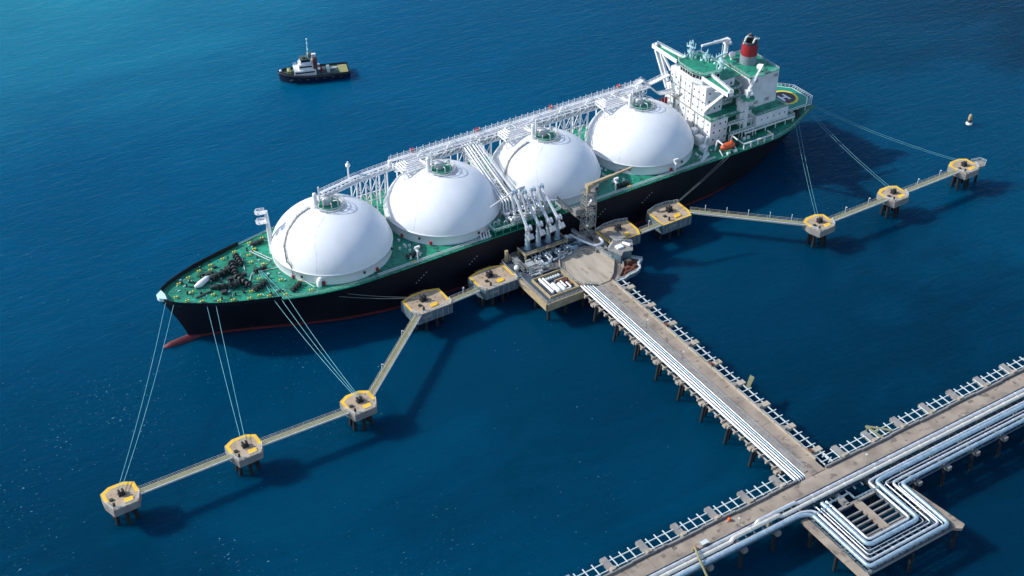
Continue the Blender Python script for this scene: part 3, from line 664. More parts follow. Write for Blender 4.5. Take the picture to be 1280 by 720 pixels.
# radar masts
def mast(x, y, z0, h, arms, seed):
    random.seed(seed); mb = MB(); mb.tube([(x, y, z0), (x, y, z0 + h)], [.45, .18], 8)
    for (dz, L, ang, t) in arms:
        c, s_ = math.cos(ang), math.sin(ang); mb.bar((x - L * c, y - L * s_, z0 + dz), (x + L * c, y + L * s_, z0 + dz), t, t * 1.2)
        for e in (-L, -L * .5, L * .5, L): mb.bar((x + e * c, y + e * s_, z0 + dz), (x + e * c, y + e * s_, z0 + dz + random.uniform(.8, 2.2)), .16)
    mb.box(x - 1, x + 1, y - 1, y + 1, z0 + h * .35, z0 + h * .35 + .2); mb.rail([(x - 1, y - 1, z0 + h * .35), (x + 1, y - 1, z0 + h * .35), (x + 1, y + 1, z0 + h * .35), (x - 1, y + 1, z0 + h * .35), (x - 1, y - 1, z0 + h * .35)], .9, 1, .1)
    for dx, dy in ((1.4, 0), (-1, 1.2), (-1, -1.2)): mb.bar((x + dx, y + dy, z0), (x, y, z0 + h * .55), .22)
    for k in range(5): a = random.uniform(0, 6); mb.bar((x + 2.2 * math.cos(a), y + 2.2 * math.sin(a), z0), (x + 2.2 * math.cos(a), y + 2.2 * math.sin(a), z0 + random.uniform(1.2, 3)), .15); mb.ball((x + 2.6 * math.cos(a + .5), y + 2.6 * math.sin(a + .5), z0 + .9), .5, 7)
    mb.build('radar_mast', 'hatch', ship)
mast(248, 7.6, 43.5, 6.2, ((2.6, 2.4, .7, .35), (4.4, 1.8, 2.0, .45), (5.6, 1.0, .2, .25)), 2)
mast(251.5, 2.5, 43.5, 3.4, ((2.0, 1.3, .5, .25),), 5)
mast(252.5, -5, 43.5, 6.4, ((5.2, 3.0, .15, .5), (3.0, 1.6, 1.4, .3)), 9)
mb = MB(); mb.bar((252.5, -5, 49), (252.5, -5, 53), .18); mb.build('mast_aerial', 'hatch', ship)
# engine casing and aft house
cas = bpy.data.objects.new('engine_casing', None); S.collection.objects.link(cas); cas.parent = ship; cas.location = Vector((271, 0, ZD)) - ship.location
MB().box(264.2, 278.7, -9.5, 9.5, 24, 37.4).build('casing_wall', WH, cas)
MB().box(264.3, 280.3, -15.6, 15.6, 19.2, 24).build('aft_house', WH, cas)
MB().box(264, 282, -13, 13, ZD, 18.95).build('aft_house', WH, cas)
mb = MB(); mb.box(264.0, 278.9, -9.7, 9.7, 37.4, 37.55); mb.build('casing_roof', 'deck', cas)
mb = MB(); mb.box(264.5, 280.1, -15.4, -9.52, 24.002, 24.06); mb.box(264.5, 280.1, 9.52, 15.4, 24.002, 24.06); mb.box(278.72, 280.1, -9.5, 9.5, 24.002, 24.06); mb.build('aft_house_roof', 'deck', cas)
mb = MB(); mb.rail([(264.2, -9.5, 37.5), (278.7, -9.5, 37.5), (278.7, 9.5, 37.5), (264.2, 9.5, 37.5), (264.2, -9.5, 37.5)], 1.0, 2, .08); mb.build('casing_railing', 'rail', cas); MB().rail([(264.6, -15.4, 24), (280.0, -15.4, 24), (280, -9.6, 24)], 1.0, 2, .08).build('house_railing', 'rail', cas)
mb = MB(); mb.box(258, 283.5, -16.6, 16.6, 18.95, 19.15); mb.build('poop_deck', 'deck', cas)
mb = MB(); mb.rail([(258, -16.5, 19.15), (283.4, -16.5, 19.15), (283.4, -10, 19.15)], 1.1, 2, .12); mb.box(258, 283.5, -16.72, -16.6, 18.6, 19.25)
for x in (259, 264, 269, 274, 279, 283): mb.bar((x, -16.2, ZD), (x, -16.2, 18.95), .3)
mb.build('poop_railing', WH, cas)
mb = MB()
for (x, z) in ((266.2, 35.7), (276.2, 35.7), (267.5, 26.2), (273, 26.2)):
    for k in range(4): mb.box(x, x + 2, -9.58, -9.48, z - .7 + k * .35, z - .5 + k * .35)
for x in (266.5, 268.8, 272, 274.2, 276.4, 278.6): mb.box(x - .55, x + .55, -13.06, -12.95, ZD + .2, ZD + 2.1)
for x in (267, 270, 273, 276, 278.6): mb.box(x - .3, x + .3, -15.66, -15.56, 21.4, 22.2)
mb.build('louvre', 'tower', cas)
MB().box(259.0, 263.9, -12.6, -8.6, 24, 31).build('stair_tower', WH, cas)
MB().box(258, 264.2, -12.8, -8.4, 19.2, 24).build('stair_tower', WH, cas)
fn = bpy.data.objects.new('funnel', None); S.collection.objects.link(fn); fn.parent = ship; fn.location = Vector((272.2, 1.6, 37.5)) - ship.location
fc = (272.2, 1.6, 37.5)
MB().lathe([(3.3, 0), (3.2, 3.7)], fc, 32).build('funnel_base', 'grey', fn)
MB().lathe([(3.23, 3.7), (3.07, 8.2), (3.05, 8.4)], fc, 32).build('funnel_band', 'red', fn)
MB().lathe([(3.06, 8.4), (2.95, 9.4), (2.6, 9.4), (2.6, 8.8)], fc, 32).build('funnel_cap', 'black', fn)
mb = MB()
for (dx, dy, h) in ((-1.1, .7, 11.4), (1.1, -.8, 10.6), (.5, 1.3, 11.2)): 
    mb.tube([(fc[0] + dx, fc[1] + dy, fc[2] + 8.2), (fc[0] + dx, fc[1] + dy, fc[2] + h - .8), (fc[0] + dx + .9, fc[1] + dy - .2, fc[2] + h)], .8, 12)
mb.build('exhaust_pipe', 'black', fn)
mb = MB()
for (dx, dy, h) in ((-1.8, .4, 10.3), (.5, -2.0, 9.8)): mb.tube(round_path([(fc[0] + dx - 1, fc[1] + dy, fc[2] + 8.4), (fc[0] + dx, fc[1] + dy, fc[2] + h + 1), (fc[0] + dx + 1.8, fc[1] + dy - .4, fc[2] + h + .6)], 1.2, 5), .38, 8)
mb.build('exhaust_pipe', 'rail', fn)
# round vents on the casing top
for (x, y) in ((268.2, 6.6), (270.8, -7.0)):
    mb = MB(); mb.tube([(x, y, 37.5), (x, y, 39)], .55, 10); mb.ball((x, y, 39.6), 1.35, 12, 1, 1, .95); mb.build('mushroom_vent', WH, ship)
# cranes
def crane(x, y, z0, z1, tip, nm='provision_crane', r=.9):
    e = bpy.data.objects.new(nm, None); S.collection.objects.link(e); e.parent = ship; e.location = Vector((x, y, z0)) - ship.location
    mb = MB(); mb.tube([(x, y, z0), (x, y, z1)], [r, r * .9], 14); mb.build('post', WH, e)
    mb = MB(); mb.box(x - 1.1, x + 1.1, y - 1, y + 1, z1 - .3, z1 + 1.9); mb.ball((x + .6, y - 1.3, z1 + .6), .8, 8); mb.build('cab', WH, e)
    mb = MB(); T = Vector(tip); B = Vector((x, y, z1 + 1.6)); mb.bar(B, B.lerp(T, .5), 1.1, .9); mb.bar(B.lerp(T, .45), T, .75, .7); mb.bar(B + Vector((0, 0, 1.0)), T, .12)
    mb.bar(T, T - Vector((0, 0, 2.2)), .12); mb.build('jib', WH, e)
crane(259.3, -14.6, 19.2, 34.6, (268.5, -10.8, 43.0))
mb = MB(); mb.lathe([(2.7, 0), (2.7, .3)], (259.3, -14.6, 33.0), 20, False); mb.lathe([(1.4, 0), (1.4, .3)], (259.3, -14.6, 20.2), 20, False); mb.build('crane_platform', 'deck', ship)
MB().box(256.6, 258.9, -14.4, -12.2, 22, 31.5).build('crane_column', WH, ship)
crane(268.3, 10.6, 24, 42.8, (254.6, 9.3, 45.8), r=1.0)
# aft deck: helideck
hd = bpy.data.objects.new('helideck', None); S.collection.objects.link(hd); hd.parent = ship; hd.location = Vector((290, -3, 19)) - ship.location
HP = [(283.8, -12.6), (293.6, -12.7), (298.0, -8.4), (297.8, 1.2), (293.6, 5.4), (284.4, 5.6), (281.6, 2.5), (281.6, -9.4)]
hc = (289.2, -3.4)
MB().prism(HP, 19.0, 19.35).build('deck_plate', 'deck2', hd)
def ringflat(c, r0, r1, z, n=40):
    mb = MB(); vs = []
    for k in range(n):
        a = 2 * math.pi * k / n; vs += [(c[0] + r0 * math.cos(a), c[1] + r0 * math.sin(a), z), (c[0] + r1 * math.cos(a), c[1] + r1 * math.sin(a), z)]
    mb.add(vs, [(2 * k, 2 * k + 1, (2 * k + 3) % (2 * n), (2 * k + 2) % (2 * n)) for k in range(n)]); return mb
ringflat(hc, 4.75, 5.75, 19.36).build('yellow_circle', 'byel', hd)
ringflat(hc, 0.01, 4.75, 19.357).build('touchdown_disc', 'black', hd)
mb = MB(); z = 19.368
for dx in (-1.35, 1.35): mb.box(hc[0] + dx - .5, hc[0] + dx + .5, hc[1] - 2.3, hc[1] + 2.3, z, z + .01)
mb.box(hc[0] - .85, hc[0] + .85, hc[1] - .5, hc[1] + .5, z, z + .01); mb.build('helipad_letter', WH, hd)
mb = MB(); n = len(HP)
for k in range(n):
    a = Vector((*HP[k], 19.36)); b_ = Vector((*HP[(k + 1) % n], 19.36)); c = Vector((*hc, 19.36)); a = a.lerp(c, .06); b_ = b_.lerp(c, .06); mb.bar(a, b_, .32, .02)
mb.build('border_line', WH, hd)
mb = MB()
for k in range(n):
    a = Vector((*HP[k], 19.3)); b_ = Vector((*HP[(k + 1) % n], 19.3)); c = Vector((*hc, 19.3)); a2 = c + (a - c) * 1.13; b2 = c + (b_ - c) * 1.13
    a2.z = b2.z = 19.9; mb.bar(a2, b2, .14); L = (b_ - a).length; q = max(2, int(L / 1.2))
    for j in range(q): mb.bar(a.lerp(b_, j / q), a2.lerp(b2, j / q), .13)
    mb.bar(a2.lerp(a, .5), b2.lerp(b_, .5), .08)
mb.build('safety_net', 'rail', hd)
mb = MB()
for (x, y) in ((285, -11.5), (289, -12), (293, -12), (296, -8), (297, -2), (294, 4), (286, 4.5), (284, -4)): mb.bar((x, y, ZD), (x, y, 19), .35)
mb.build('helideck_support', WH, hd)
# near side boat deck frame, stairs, rafts
mb = MB()
for x in (252.8, 256.2, 259.6, 263, 267): mb.bar((x, -22.7, ZD), (x, -22.7, ZD + 2.4), .4)
mb.bar((252.4, -22.7, ZD + 2.4), (267.3, -22.7, ZD + 2.4), .45); mb.bar((252.8, -22.7, ZD + 2.4), (252.8, -18.6, ZD + 2.4), .35); mb.bar((267, -22.7, ZD + 2.4), (267, -19.6, ZD + 2.4), .35)
mb.build('embarkation_frame', WH, ship)
for x in (244.8, 248): MB().tube([(x, -22.6, ZD + .8), (x + 1.3, -22.6, ZD + .8)], .6, 10).build('life_raft', WH, ship)
for x in (257, 259): MB().box(x, x + 1.2, -17.5, -16.9, ZD, ZD + 1.2).build('locker', WH, ship)
mb = MB()
for x in (243.0, 250.0):
    mb.bar((x, -17.6, ZD), (x, -18.4, ZD + 5), .4); mb.bar((x, -18.4, ZD + 5), (x, -21.8, ZD + 4.7), .4); mb.bar((x, -22.3, ZD), (x, -20.2, ZD + 1.6), .35)
mb.build('davit', WH, ship)
mb = MB()
for a, b_ in (((236, -19.5, ZD), (240.5, -16, ZD + 2.4)), ((233, -21.5, ZD), (237.5, -20.5, ZD + 2))): mq = MB(); mq.bar(a, b_, 1.0, .15); mq.rail([a, b_], 1.0, 1.4, .1); mq.build('deck_stair', 'rail', ship)
mb.bar((245.5, -15, ZD), (251, -13.2, ZD + 7), 1.0, .2); mb.rail([(245.5, -15.4, ZD), (251, -14.8, ZD + 7)], 1.0, 1.6, .12); mb.build('deck_stair', 'rail', ship)

# lifeboat (hangs from its davit)
lb = root('lifeboat', (246.5, -20.6, ZD + 1.6), 'orange enclosed lifeboat hanging at the side of the gas carrier', 'lifeboat')
mb = MB(); N = 14; pts = []; rs = []
for i in range(N + 1): t = -1 + 2 * i / N; pts.append((246.5 + 3.3 * t, -20.6, ZD + 2.5)); rs.append(1.45 * max(.08, (1 - abs(t) ** 3.2)) ** .5)
mb.tube(pts, rs, 14); mb.build('lifeboat_body', 'orange', lb)
mb = MB(); mb.box(244.1, 248.9, -22.1, -19.1, ZD + 2.2, ZD + 2.35); mb.build('fender_rail', 'rust', lb)
MB().box(247.6, 248.6, -21.1, -20.1, ZD + 3.5, ZD + 4.3).build('steering_hatch', 'orange', lb, .15)

# ---------------------------------------------------------------- dolphins
ZJ = 9.0
def hook(mb, x, y, z, s=1.0):
    mb.box(x - 1.0 * s, x + 1.0 * s, y - .8 * s, y + .8 * s, z, z + .35 * s)
    for d in (-.55, .55):
        mb.bar((x + d * s, y - .7 * s, z + .7 * s), (x + d * s, y + .9 * s, z + 1.1 * s), .5 * s, .8 * s); mb.tube([(x + d * s, y - .3 * s, z + .3 * s), (x + d * s, y - .3 * s, z + 1.8 * s)], .32 * s, 8)
def dolphin(cx, cy, kind, label, mirror=False, arc_last=False):
    P_m = [(-5.0, 3.4), (-2.2, 5.0), (2.2, 5.0), (5.0, 3.4), (5.2, -1.2), (3.6, -4.6), (-3.9, -4.9), (-5.2, -.8)]
    P_b = [(-7.3, 4.9), (-2.6, 6.4), (2.6, 6.4), (7.3, 4.9), (7.4, -2.6), (7.0, -5.1), (-6.0, -5.1), (-7.3, -2.0)]
    P = P_m if kind == 'm' else P_b
    if kind == 'b' and mirror: P = [(-x, y) for x, y in P][::-1]
    th = 2.6 if kind == 'm' else 3.9
    r = root('mooring_dolphin' if kind == 'm' else 'breasting_dolphin', (cx, cy, 0), label, 'mooring dolphin' if kind == 'm' else 'breasting dolphin', 'mooring dolphins in the outer lines' if kind == 'm' else 'breasting dolphins beside the ship')
    W = [(cx + x, cy + y) for x, y in P]
    MB().prism(W, ZJ - th, ZJ - .06).build('pile_cap', 'side' if kind == 'b' else 'concg', r, .08)
    ins = [(cx + x * .965, cy + y * .955) for x, y in P]
    MB().prism(ins, ZJ - .06, ZJ).build('deck_slab', 'ochre', r)
    # painted edge along the ship side
    mb = MB(); idx = range(0, 4) if True else []
    edge = [P[-1]] + P[:5] if kind == 'm' else [P[-1]] + P[:5]
    wdt = 1.25 if kind == 'm' else .95; pts = []
    for a, b_ in zip(edge, edge[1:]):
        def inn(p): L = math.hypot(*p); return (p[0] * (1 - wdt / L), p[1] * (1 - wdt / L))
        v = [(cx + q[0] * .97, cy + q[1] * .965, ZJ + .012) for q in (a, b_)] + [(cx + inn(q)[0] * .97, cy + inn(q)[1] * .965, ZJ + .012) for q in (b_, a)]
        mb.add(v, [(3, 2, 1, 0)] if False else [(0, 1, 2, 3)])
    mb.build('yellow_edge', 'yellow', r)
    hx, hy = (0.2, .2) if kind == 'm' else (-.6 if not mirror else .6, 1.5)
    mb = MB(); hook(mb, cx + hx, cy + hy, ZJ + .01, 1.0 if kind == 'm' else 1.15); mb.build('mooring_hook', 'black', r, label='black quick release mooring hooks')
    mb = MB(); yy = -2.9 if kind == 'm' else -2.6; mb.prism([(cx - .2, cy + yy - .9), (cx + 2.4, cy + yy - .7), (cx + 2.6, cy + yy + .7), (cx + .2, cy + yy + .9)], ZJ + .012, ZJ + .35); mb.build('yellow_platform', 'yellow', r)
    # railing at the back
    mb = MB(); n = len(P); back = [P[i] for i in range(4, n)] ; mb.rail([(cx + x * .95, cy + y * .95, ZJ) for x, y in back], 1.0, 1.6, .11); mb.build('railing', 'rail', r)
    mb = MB(); mb.box(cx - 3.4, cx - 2.8, cy - 3.6, cy - 3.1, ZJ, ZJ + 1.4); mb.box(cx - 3.6, cx - 2.5, cy - 1, cy - .2, ZJ, ZJ + .5); mb.build('capstan', 'dark', r)
    for k in range(6 if kind == 'm' else 8):
        a = 2 * math.pi * (k + .5) / (6 if kind == 'm' else 8); rx, ry = (2.9, 2.3) if kind == 'm' else (5.0, 2.8)
        x, y = cx + rx * math.cos(a), cy + ry * math.sin(a); dx, dy = .5 * math.cos(a), .5 * math.sin(a)
        MB().tube([(x + dx, y + dy, -3), (x, y, ZJ - th)], .62, 10).build('pile', 'pile', r)
    if kind == 'b':
        MB().box(cx - 3.2, cx + 3.2, cy + 6.5, cy + 7.6, 2.6, ZJ - .4).build('fender_panel', 'black', r, .15)
        mb = MB()
        for k in range(6): x = cx - 5.5 + 2.1 * k; MB().box(x, x + .35, cy - 5.22, cy - 5.1, ZJ - th + .2, ZJ - .3).build('side_bracket', 'tower', r)
        mb.box(cx - 4.5, cx - 1.2, cy - 5.2, cy - 5.1, ZJ - 2.2, ZJ - 1.0); mb.build('side_plate', 'tower', r)
    return r
MDX = [-8.3, 29.0, 66.4, 252.3, 289.0, 326.2]
ML = ['outermost mooring dolphin at the far left end off the bow, lines to the bow tip', 'middle one of the three small mooring dolphins off the bow',
      'mooring dolphin off the bow nearest the jetty head where the walkway bends', 'mooring dolphin off the stern nearest the jetty head where the walkway bends',
      'middle one of the three small mooring dolphins off the stern', 'outermost mooring dolphin at the far right end off the stern']
for x, l_ in zip(MDX, ML): dolphin(x, -67.2, 'm', l_)
BD = [(108.3, -34.3, False, 'broad yellow edged breasting dolphin under the first tank, leftmost of the four'),
      (134.2, -34.3, False, 'breasting dolphin just left of the loading platform'),
      (186.8, -34.3, True, 'breasting dolphin just right of the gangway tower, partly under a grey roof'),
      (209.8, -34.3, True, 'breasting dolphin furthest right along the hull, holding two spring lines')]
for x, y, mi, l_ in BD: dolphin(x, y, 'b', l_, mi)
# little landing behind the last dolphin
ld = root('landing_stage', (332, -68, 0), 'small grey landing stage behind the far right mooring dolphin', 'platform')
MB().prism([(331.6, -66), (335.4, -66.8), (336, -69.4), (333.5, -71), (330, -70.6)], 8.2, 8.7).build('landing_deck', 'concg', ld)
mb = MB(); mb.rail([(331.6, -65.9, 8.7), (335.4, -66.8, 8.7), (336, -69.4, 8.7), (333.5, -71, 8.7)], 1, 1.5, .1); mb.build('landing_railing', 'rail', ld)
MB().tube([(333.4, -68.5, -3), (333.4, -68.5, 8.2)], .5, 8).build('pile', 'pile', ld)

# catwalks between them
def catwalk(a, b_, label, lamps=2):
    a = Vector((*a, ZJ - .25)); b_ = Vector((*b_, ZJ - .25)); r = root('catwalk', ((a + b_) / 2)[:2] + (0,), label, 'walkway', 'catwalks linking the dolphins')
    d = (b_ - a).normalized(); s_ = Vector((d.y, -d.x, 0)); 
    if s_.y > 0: s_ = -s_
    MB().bar(a, b_, 1.5, .14).build('grating', 'olive', r)
    mb = MB()
    for o in (-.8, .8): mb.bar(a + s_ * o + Vector((0, 0, -.35)), b_ + s_ * o + Vector((0, 0, -.35)), .22, .75)
    L = (b_ - a).length; n = max(2, int(L / 3))
    for i in range(n): p = a.lerp(b_, i / n) + Vector((0, 0, -.7)); q = a.lerp(b_, (i + 1) / n) + Vector((0, 0, -.7)); mb.bar(p + s_ * .8, q - s_ * .8, .14); mb.bar(p + s_ * .8, p - s_ * .8, .14)
    mb.build('girder', 'cream', r)
    mb = MB()
    for o in (-.85, .85): mb.rail([a + s_ * o, b_ + s_ * o], 1.1, 3.5, .05)
    mb.build('railing', 'cream', r)
    mb = MB(); mb.tube([a + s_ * 1.25 + Vector((0, 0, .1)), b_ + s_ * 1.25 + Vector((0, 0, .1))], .2, 8); mb.build('cable_duct', 'pipe', r)
    mb = MB()
    for i in range(lamps): p = a.lerp(b_, (i + .7) / (lamps + .4)) - s_ * .9; mb.bar(p, p + Vector((0, 0, 2.6)), .14); mb.bar(p + Vector((0, 0, 2.6)), p + Vector((0, 0, 2.6)) + s_ * .7, .2)
    if lamps: mb.build('lamp_post', 'rail', r)
catwalk((-3.4, -68.2), (24.2, -68.2), 'thin catwalk between the far left dolphin and the next one', 0)
catwalk((33.8, -68.0), (61.6, -68.6), 'thin catwalk between the middle and the innermost left mooring dolphins', 0)
catwalk((70.6, -66.0), (102.4, -38.6), 'slanting catwalk rising from the innermost left mooring dolphin to the leftmost breasting dolphin', 2)
catwalk((115.7, -37.4), (126.6, -36.8), 'short catwalk between the two breasting dolphins left of the loading platform', 1)
catwalk((193.9, -37.6), (202.6, -37.4), 'short catwalk between the two breasting dolphins right of the loading platform', 1)
catwalk((217.2, -36.4), (248.2, -65.0), 'slanting catwalk from the rightmost breasting dolphin to the innermost right mooring dolphin', 5)
catwalk((256.8, -68.0), (284.4, -68.0), 'thin catwalk between the innermost and middle right mooring dolphins', 2)
catwalk((293.4, -68.0), (321.2, -68.0), 'thin catwalk between the middle and outermost right mooring dolphins', 2)
catwalk((141.2, -36.8), (143.0, -36.8), 'very short catwalk joining the loading platform to the dolphin on its left', 0)

# ---------------------------------------------------------------- mooring lines
def line(a, b_, label, sag=1.2, r=.10, mt='rope', via=None):
    pts = []; A = Vector(a); B = Vector(b_)
    for i in range(17): t = i / 16; p = A.lerp(B, t); p.z -= sag * 4 * t * (1 - t); pts.append(p)
    if via: pts = [Vector(v) for v in via] + pts
    o = MB().tube([p - B for p in pts], r, 6).build('mooring_line', mt); o.location = B
    return tag(o, label, 'mooring line', 'mooring lines from the ship to the dolphins')
z = sheer(31)
for k, (a, nm) in enumerate((((30.6, -2.4), 'left'), ((32.4, -4.8), 'right'))): line((a[0], a[1] - .1, z + .2), (-8.7 + 1.2 * k, -66, 10.3), nm + ' one of two lines from the bow tip to the far left dolphin', 2.0, .08)
for k, nm in enumerate(('left', 'right')): line((41.5 + 2.6 * k, -10.2 - 1.1 * k, sheer(42) + .2), (28.6 + 1.2 * k, -66, 10.3), nm + ' one of two lines from the bow side to the middle left dolphin', 1.5, .07)
for k, nm in enumerate(('leftmost', 'middle', 'rightmost')):
    x = 61.5 + 2.2 * k; line((x, -lerp(DECK, x) - .1, sheer(x) + .3), (65.9 + .5 * k, -66, 10.3), nm + ' of three lines from the foredeck winch to the innermost left dolphin', 1.2, .075, 'rope',
         via=[(63.5 + .4 * k, -.5, sheer(64) + .9)])
for k, nm in enumerate(('upper', 'lower')): line((82 + 3 * k, -22.6, 14.2), (107.4 + .8 * k, -33, 10.3), nm + ' of two spring lines leading forward from the leftmost breasting dolphin', .6, .06, 'ropew')
for k, nm in enumerate(('upper', 'lower')): line((243.5 + 2.2 * k, -23.5, ZD + .2), (210 + .9 * k, -33, 10.3), nm + ' of two spring lines leading aft from the rightmost breasting dolphin', .6, .06, 'ropew')
for k, nm in enumerate(('left', 'right')): line((281.5 + 2.6 * k, -19.8 + 1.3 * k, ZD + .2), (251.7 + 1.1 * k, -66, 10.3), nm + ' one of two stern lines to the innermost right dolphin', 1.2, .045)
for k, nm in enumerate(('left', 'right')): line((293 + 1.4 * k, -14.2 + .6 * k, ZD + .2), (288.4 + 1.1 * k, -66, 10.3), nm + ' one of two stern lines to the middle right dolphin', 1.2, .045)
for k, nm in enumerate(('upper', 'lower')): line((297.6 + .8 * k, -11.8 + 2.5 * k, ZD + .2), (325.6 + 1.1 * k, -66, 10.3), nm + ' of two long stern lines to the far right dolphin', 1.6, .045)

# ---------------------------------------------------------------- jetty head (loading platform)
jp = root('loading_platform', (158, -41, 0), 'concrete jetty head with round turning area, steel decks and pipework beside the ship', 'jetty')
MAIN = [(142.0, -56.2), (156.0, -56.2), (162, -57), (170, -57), (176.5, -52), (179.5, -44), (179.5, -27), (171, -26), (145, -26), (141, -28), (141, -39)]
MB().prism(MAIN, 7.6, 8.7).build('platform_slab', 'conc', jp, .06)
mb = MB(); mb.box(142.0, 156.4, -56.5, -56.2, 5.9, 8.9); mb.box(141.4, 141.75, -56.2, -39, 6.2, 8.9); mb.box(140.7, 141.0, -39, -28, 6.2, 8.9); mb.build('platform_girder', 'beige', jp)
RND = [(156.2, -42.5), (159.0, -37.4), (164, -35.6), (170.5, -36.6), (173.8, -40.5), (174.6, -48.5), (170.6, -53.6), (167.6, -56.2), (162.4, -56.4), (158.4, -54.2), (156.2, -50)]
MB().prism(RND, 8.702, ZJ).build('turning_area', 'conc2', jp)
mb = MB(); n = len(RND)
for k in range(n):
    if k in (7,): continue
    a, b_ = RND[k], RND[(k + 1) % n]; mb.bar((*a, ZJ + .3), (*b_, ZJ + .3), .32, .6)
mb.build('kerb', 'conc2', jp)
mb = MB(); mb.rail([(*q, ZJ + .55) for q in RND[2:7]], .8, 1.5, .09); mb.rail([(*q, ZJ + .55) for q in RND[8:] + RND[:3]], .8, 1.5, .09); mb.build('turning_area_railing', 'steel', jp)
# dark steel deck near the ship
mb = MB(); mb.prism([(142.6, -55.6), (142.6, -39.4), (141.8, -38.6), (141.8, -28.4), (144.4, -28.0), (144.4, -38.4), (150, -42.1), (155.6, -42.1), (155.8, -50), (156.6, -52.6), (156.6, -55.6)], 8.704, 8.86); mb.prism([(144.5, -38.2), (144.5, -28), (174.5, -28), (174.5, -35), (171, -36), (164, -35), (158.6, -36.8), (155.6, -42), (150, -42), (150, -38.2)], 8.704, 8.9); mb.build('steel_deck', 'sdark', jp)
mb = MB(); mb.rail([(141.2, -39, 8.7), (141.2, -28.2, 8.7), (145, -26.3, 8.7), (149, -26.3, 8.7)], 1.1, 1.8, .12); mb.rail([(142.2, -39.5, 8.7), (142.2, -55.9, 8.7), (155.6, -55.9, 8.7)], 1.1, 1.8, .1); mb.rail([(176.2, -52, 8.7), (179.3, -44, 8.7)], 1.1, 1.8, .1)
mb.build('platform_railing', 'steel', jp)
# arm platform
mb = MB()
mb.box(149, 166.2, -31.6, -26.6, 11.0, 11.35); mb.build('arm_deck', 'sdark', jp)
mb = MB(); mb.box(148.7, 166.5, -31.9, -31.6, 11.0, 11.5); mb.box(148.7, 149, -31.6, -26.4, 10.7, 11.7); mb.box(166.2, 166.5, -31.6, -26.4, 10.7, 11.7)
for x in (149.1, 154.8, 160.5, 166.1):
    for y in (-31.4, -27): mb.box(x - .3, x + .3, y - .3, y + .3, 8.8, 10.98)
mb.rail([(149, -31.8, 11.5), (166.3, -31.8, 11.5)], .9, 1.4, .1)
mb.box(142.6, 143.6, -28.8, -27.8, 8.7, 13.4); mb.box(143.9, 144.6, -28.8, -28.1, 8.7, 11); mb.build('arm_platform_frame', 'beige', jp)
# process piping behind the arms
random.seed(21)
mb = MB(); mb2 = MB()
for k, x in enumerate((151.6, 153.2, 156, 157.4, 160, 161.4, 163.8, 165)):
    y1 = -35.8 - (k % 3) * .8; mb.tube(round_path([(x, -29.5, 10), (x, -33, 9.7), (x, y1, 9.7), (x - 3 + (k % 2), y1 - .4, 9.7)], .7, 3), .32, 8)
    mb.tube([(x, -34.2, 9.7), (x, -33.8, 9.7)], .6, 10); mv = MB(); mv.tube([(x, -34, 9.8), (x, -34, 11)], .16, 6); mv.ring((x, -34, 11), .45, .09, 8, 4); mv.build('valve', 'pipeb', jp)
mb.tube(round_path([(147.5, -37.2, 9.6), (156, -39.5, 9.6), (156, -41, 9.6), (147, -41, 9.6)], .6, 3), .3, 8)
for y in (-37, -38, -39.4, -40.6): mb.tube([(145.5, y, 9.6), (154.2, y, 9.6)], .26, 7)
for k in range(12): x = 146 + random.random() * 9; y = -40.5 + random.random() * 4; MB().box(x, x + .8, y, y + .6, 8.9, 10.2).build('valve_box', 'pipeb', jp)
mb.build('process_pipes', 'pipe', jp)
mb = MB()
for (x0, x1, y0, y1, h) in ((146.5, 149.8, -36.8, -34.4, 1.6), (150.6, 152.6, -36.6, -35, 1.2), (144.8, 146.2, -33, -30, 2.0), (168.5, 171, -30, -28.8, 1.2)): mb.box(x0, x1, y0, y1, 8.9, 8.9 + h)
mb.build('equipment_cabinet', 'steel', jp)
for (x, y) in ((168.0, -28.2), (169.8, -28.6), (143.4, -34.6)): MB().ball((x, y, 9.9), 1.0, 12).build('round_tank', 'white', jp)
random.seed(77)
for k in range(30):
    x = random.uniform(143.5, 174); y = random.uniform(-36.5, -28.5) if x > 156 else random.uniform(-42, -28.5)
    if 148 < x < 167 and y > -32.5: continue
    if x > 165 and random.random() < .6: continue
    h = random.uniform(.7, 2.0); a, b_ = random.uniform(.7, 2.2), random.uniform(.6, 1.4)
    MB().box(x, x + a, y, y + b_, 8.92, 8.92 + h).build('equipment_box', random.choice(['tower', 'dark', 'side', 'steel', 'dark', 'pipeb']), jp)
mb = MB()
for k in range(14):
    x = random.uniform(150, 170); y = random.uniform(-35.4, -32.6); L_ = random.uniform(2, 6)
    mb.tube(round_path([(x, y, 9.3), (x, y, 9.9 + random.random()), (x + L_, y, 9.9), (x + L_, y - 1, 9.3)], .5, 3), .18, 6)
mb.build('small_pipework', 'side', jp)
mb = MB(); mb.lattice((146, -38.6, 10.6), (155.5, -41.6, 10.6), 1.6, 1.2, 1.8, .14); mb.lattice((145, -30, 10.6), (145, -38, 10.6), 1.4, 1.2, 1.8, .14); mb.build('pipe_rack', 'tower', jp)
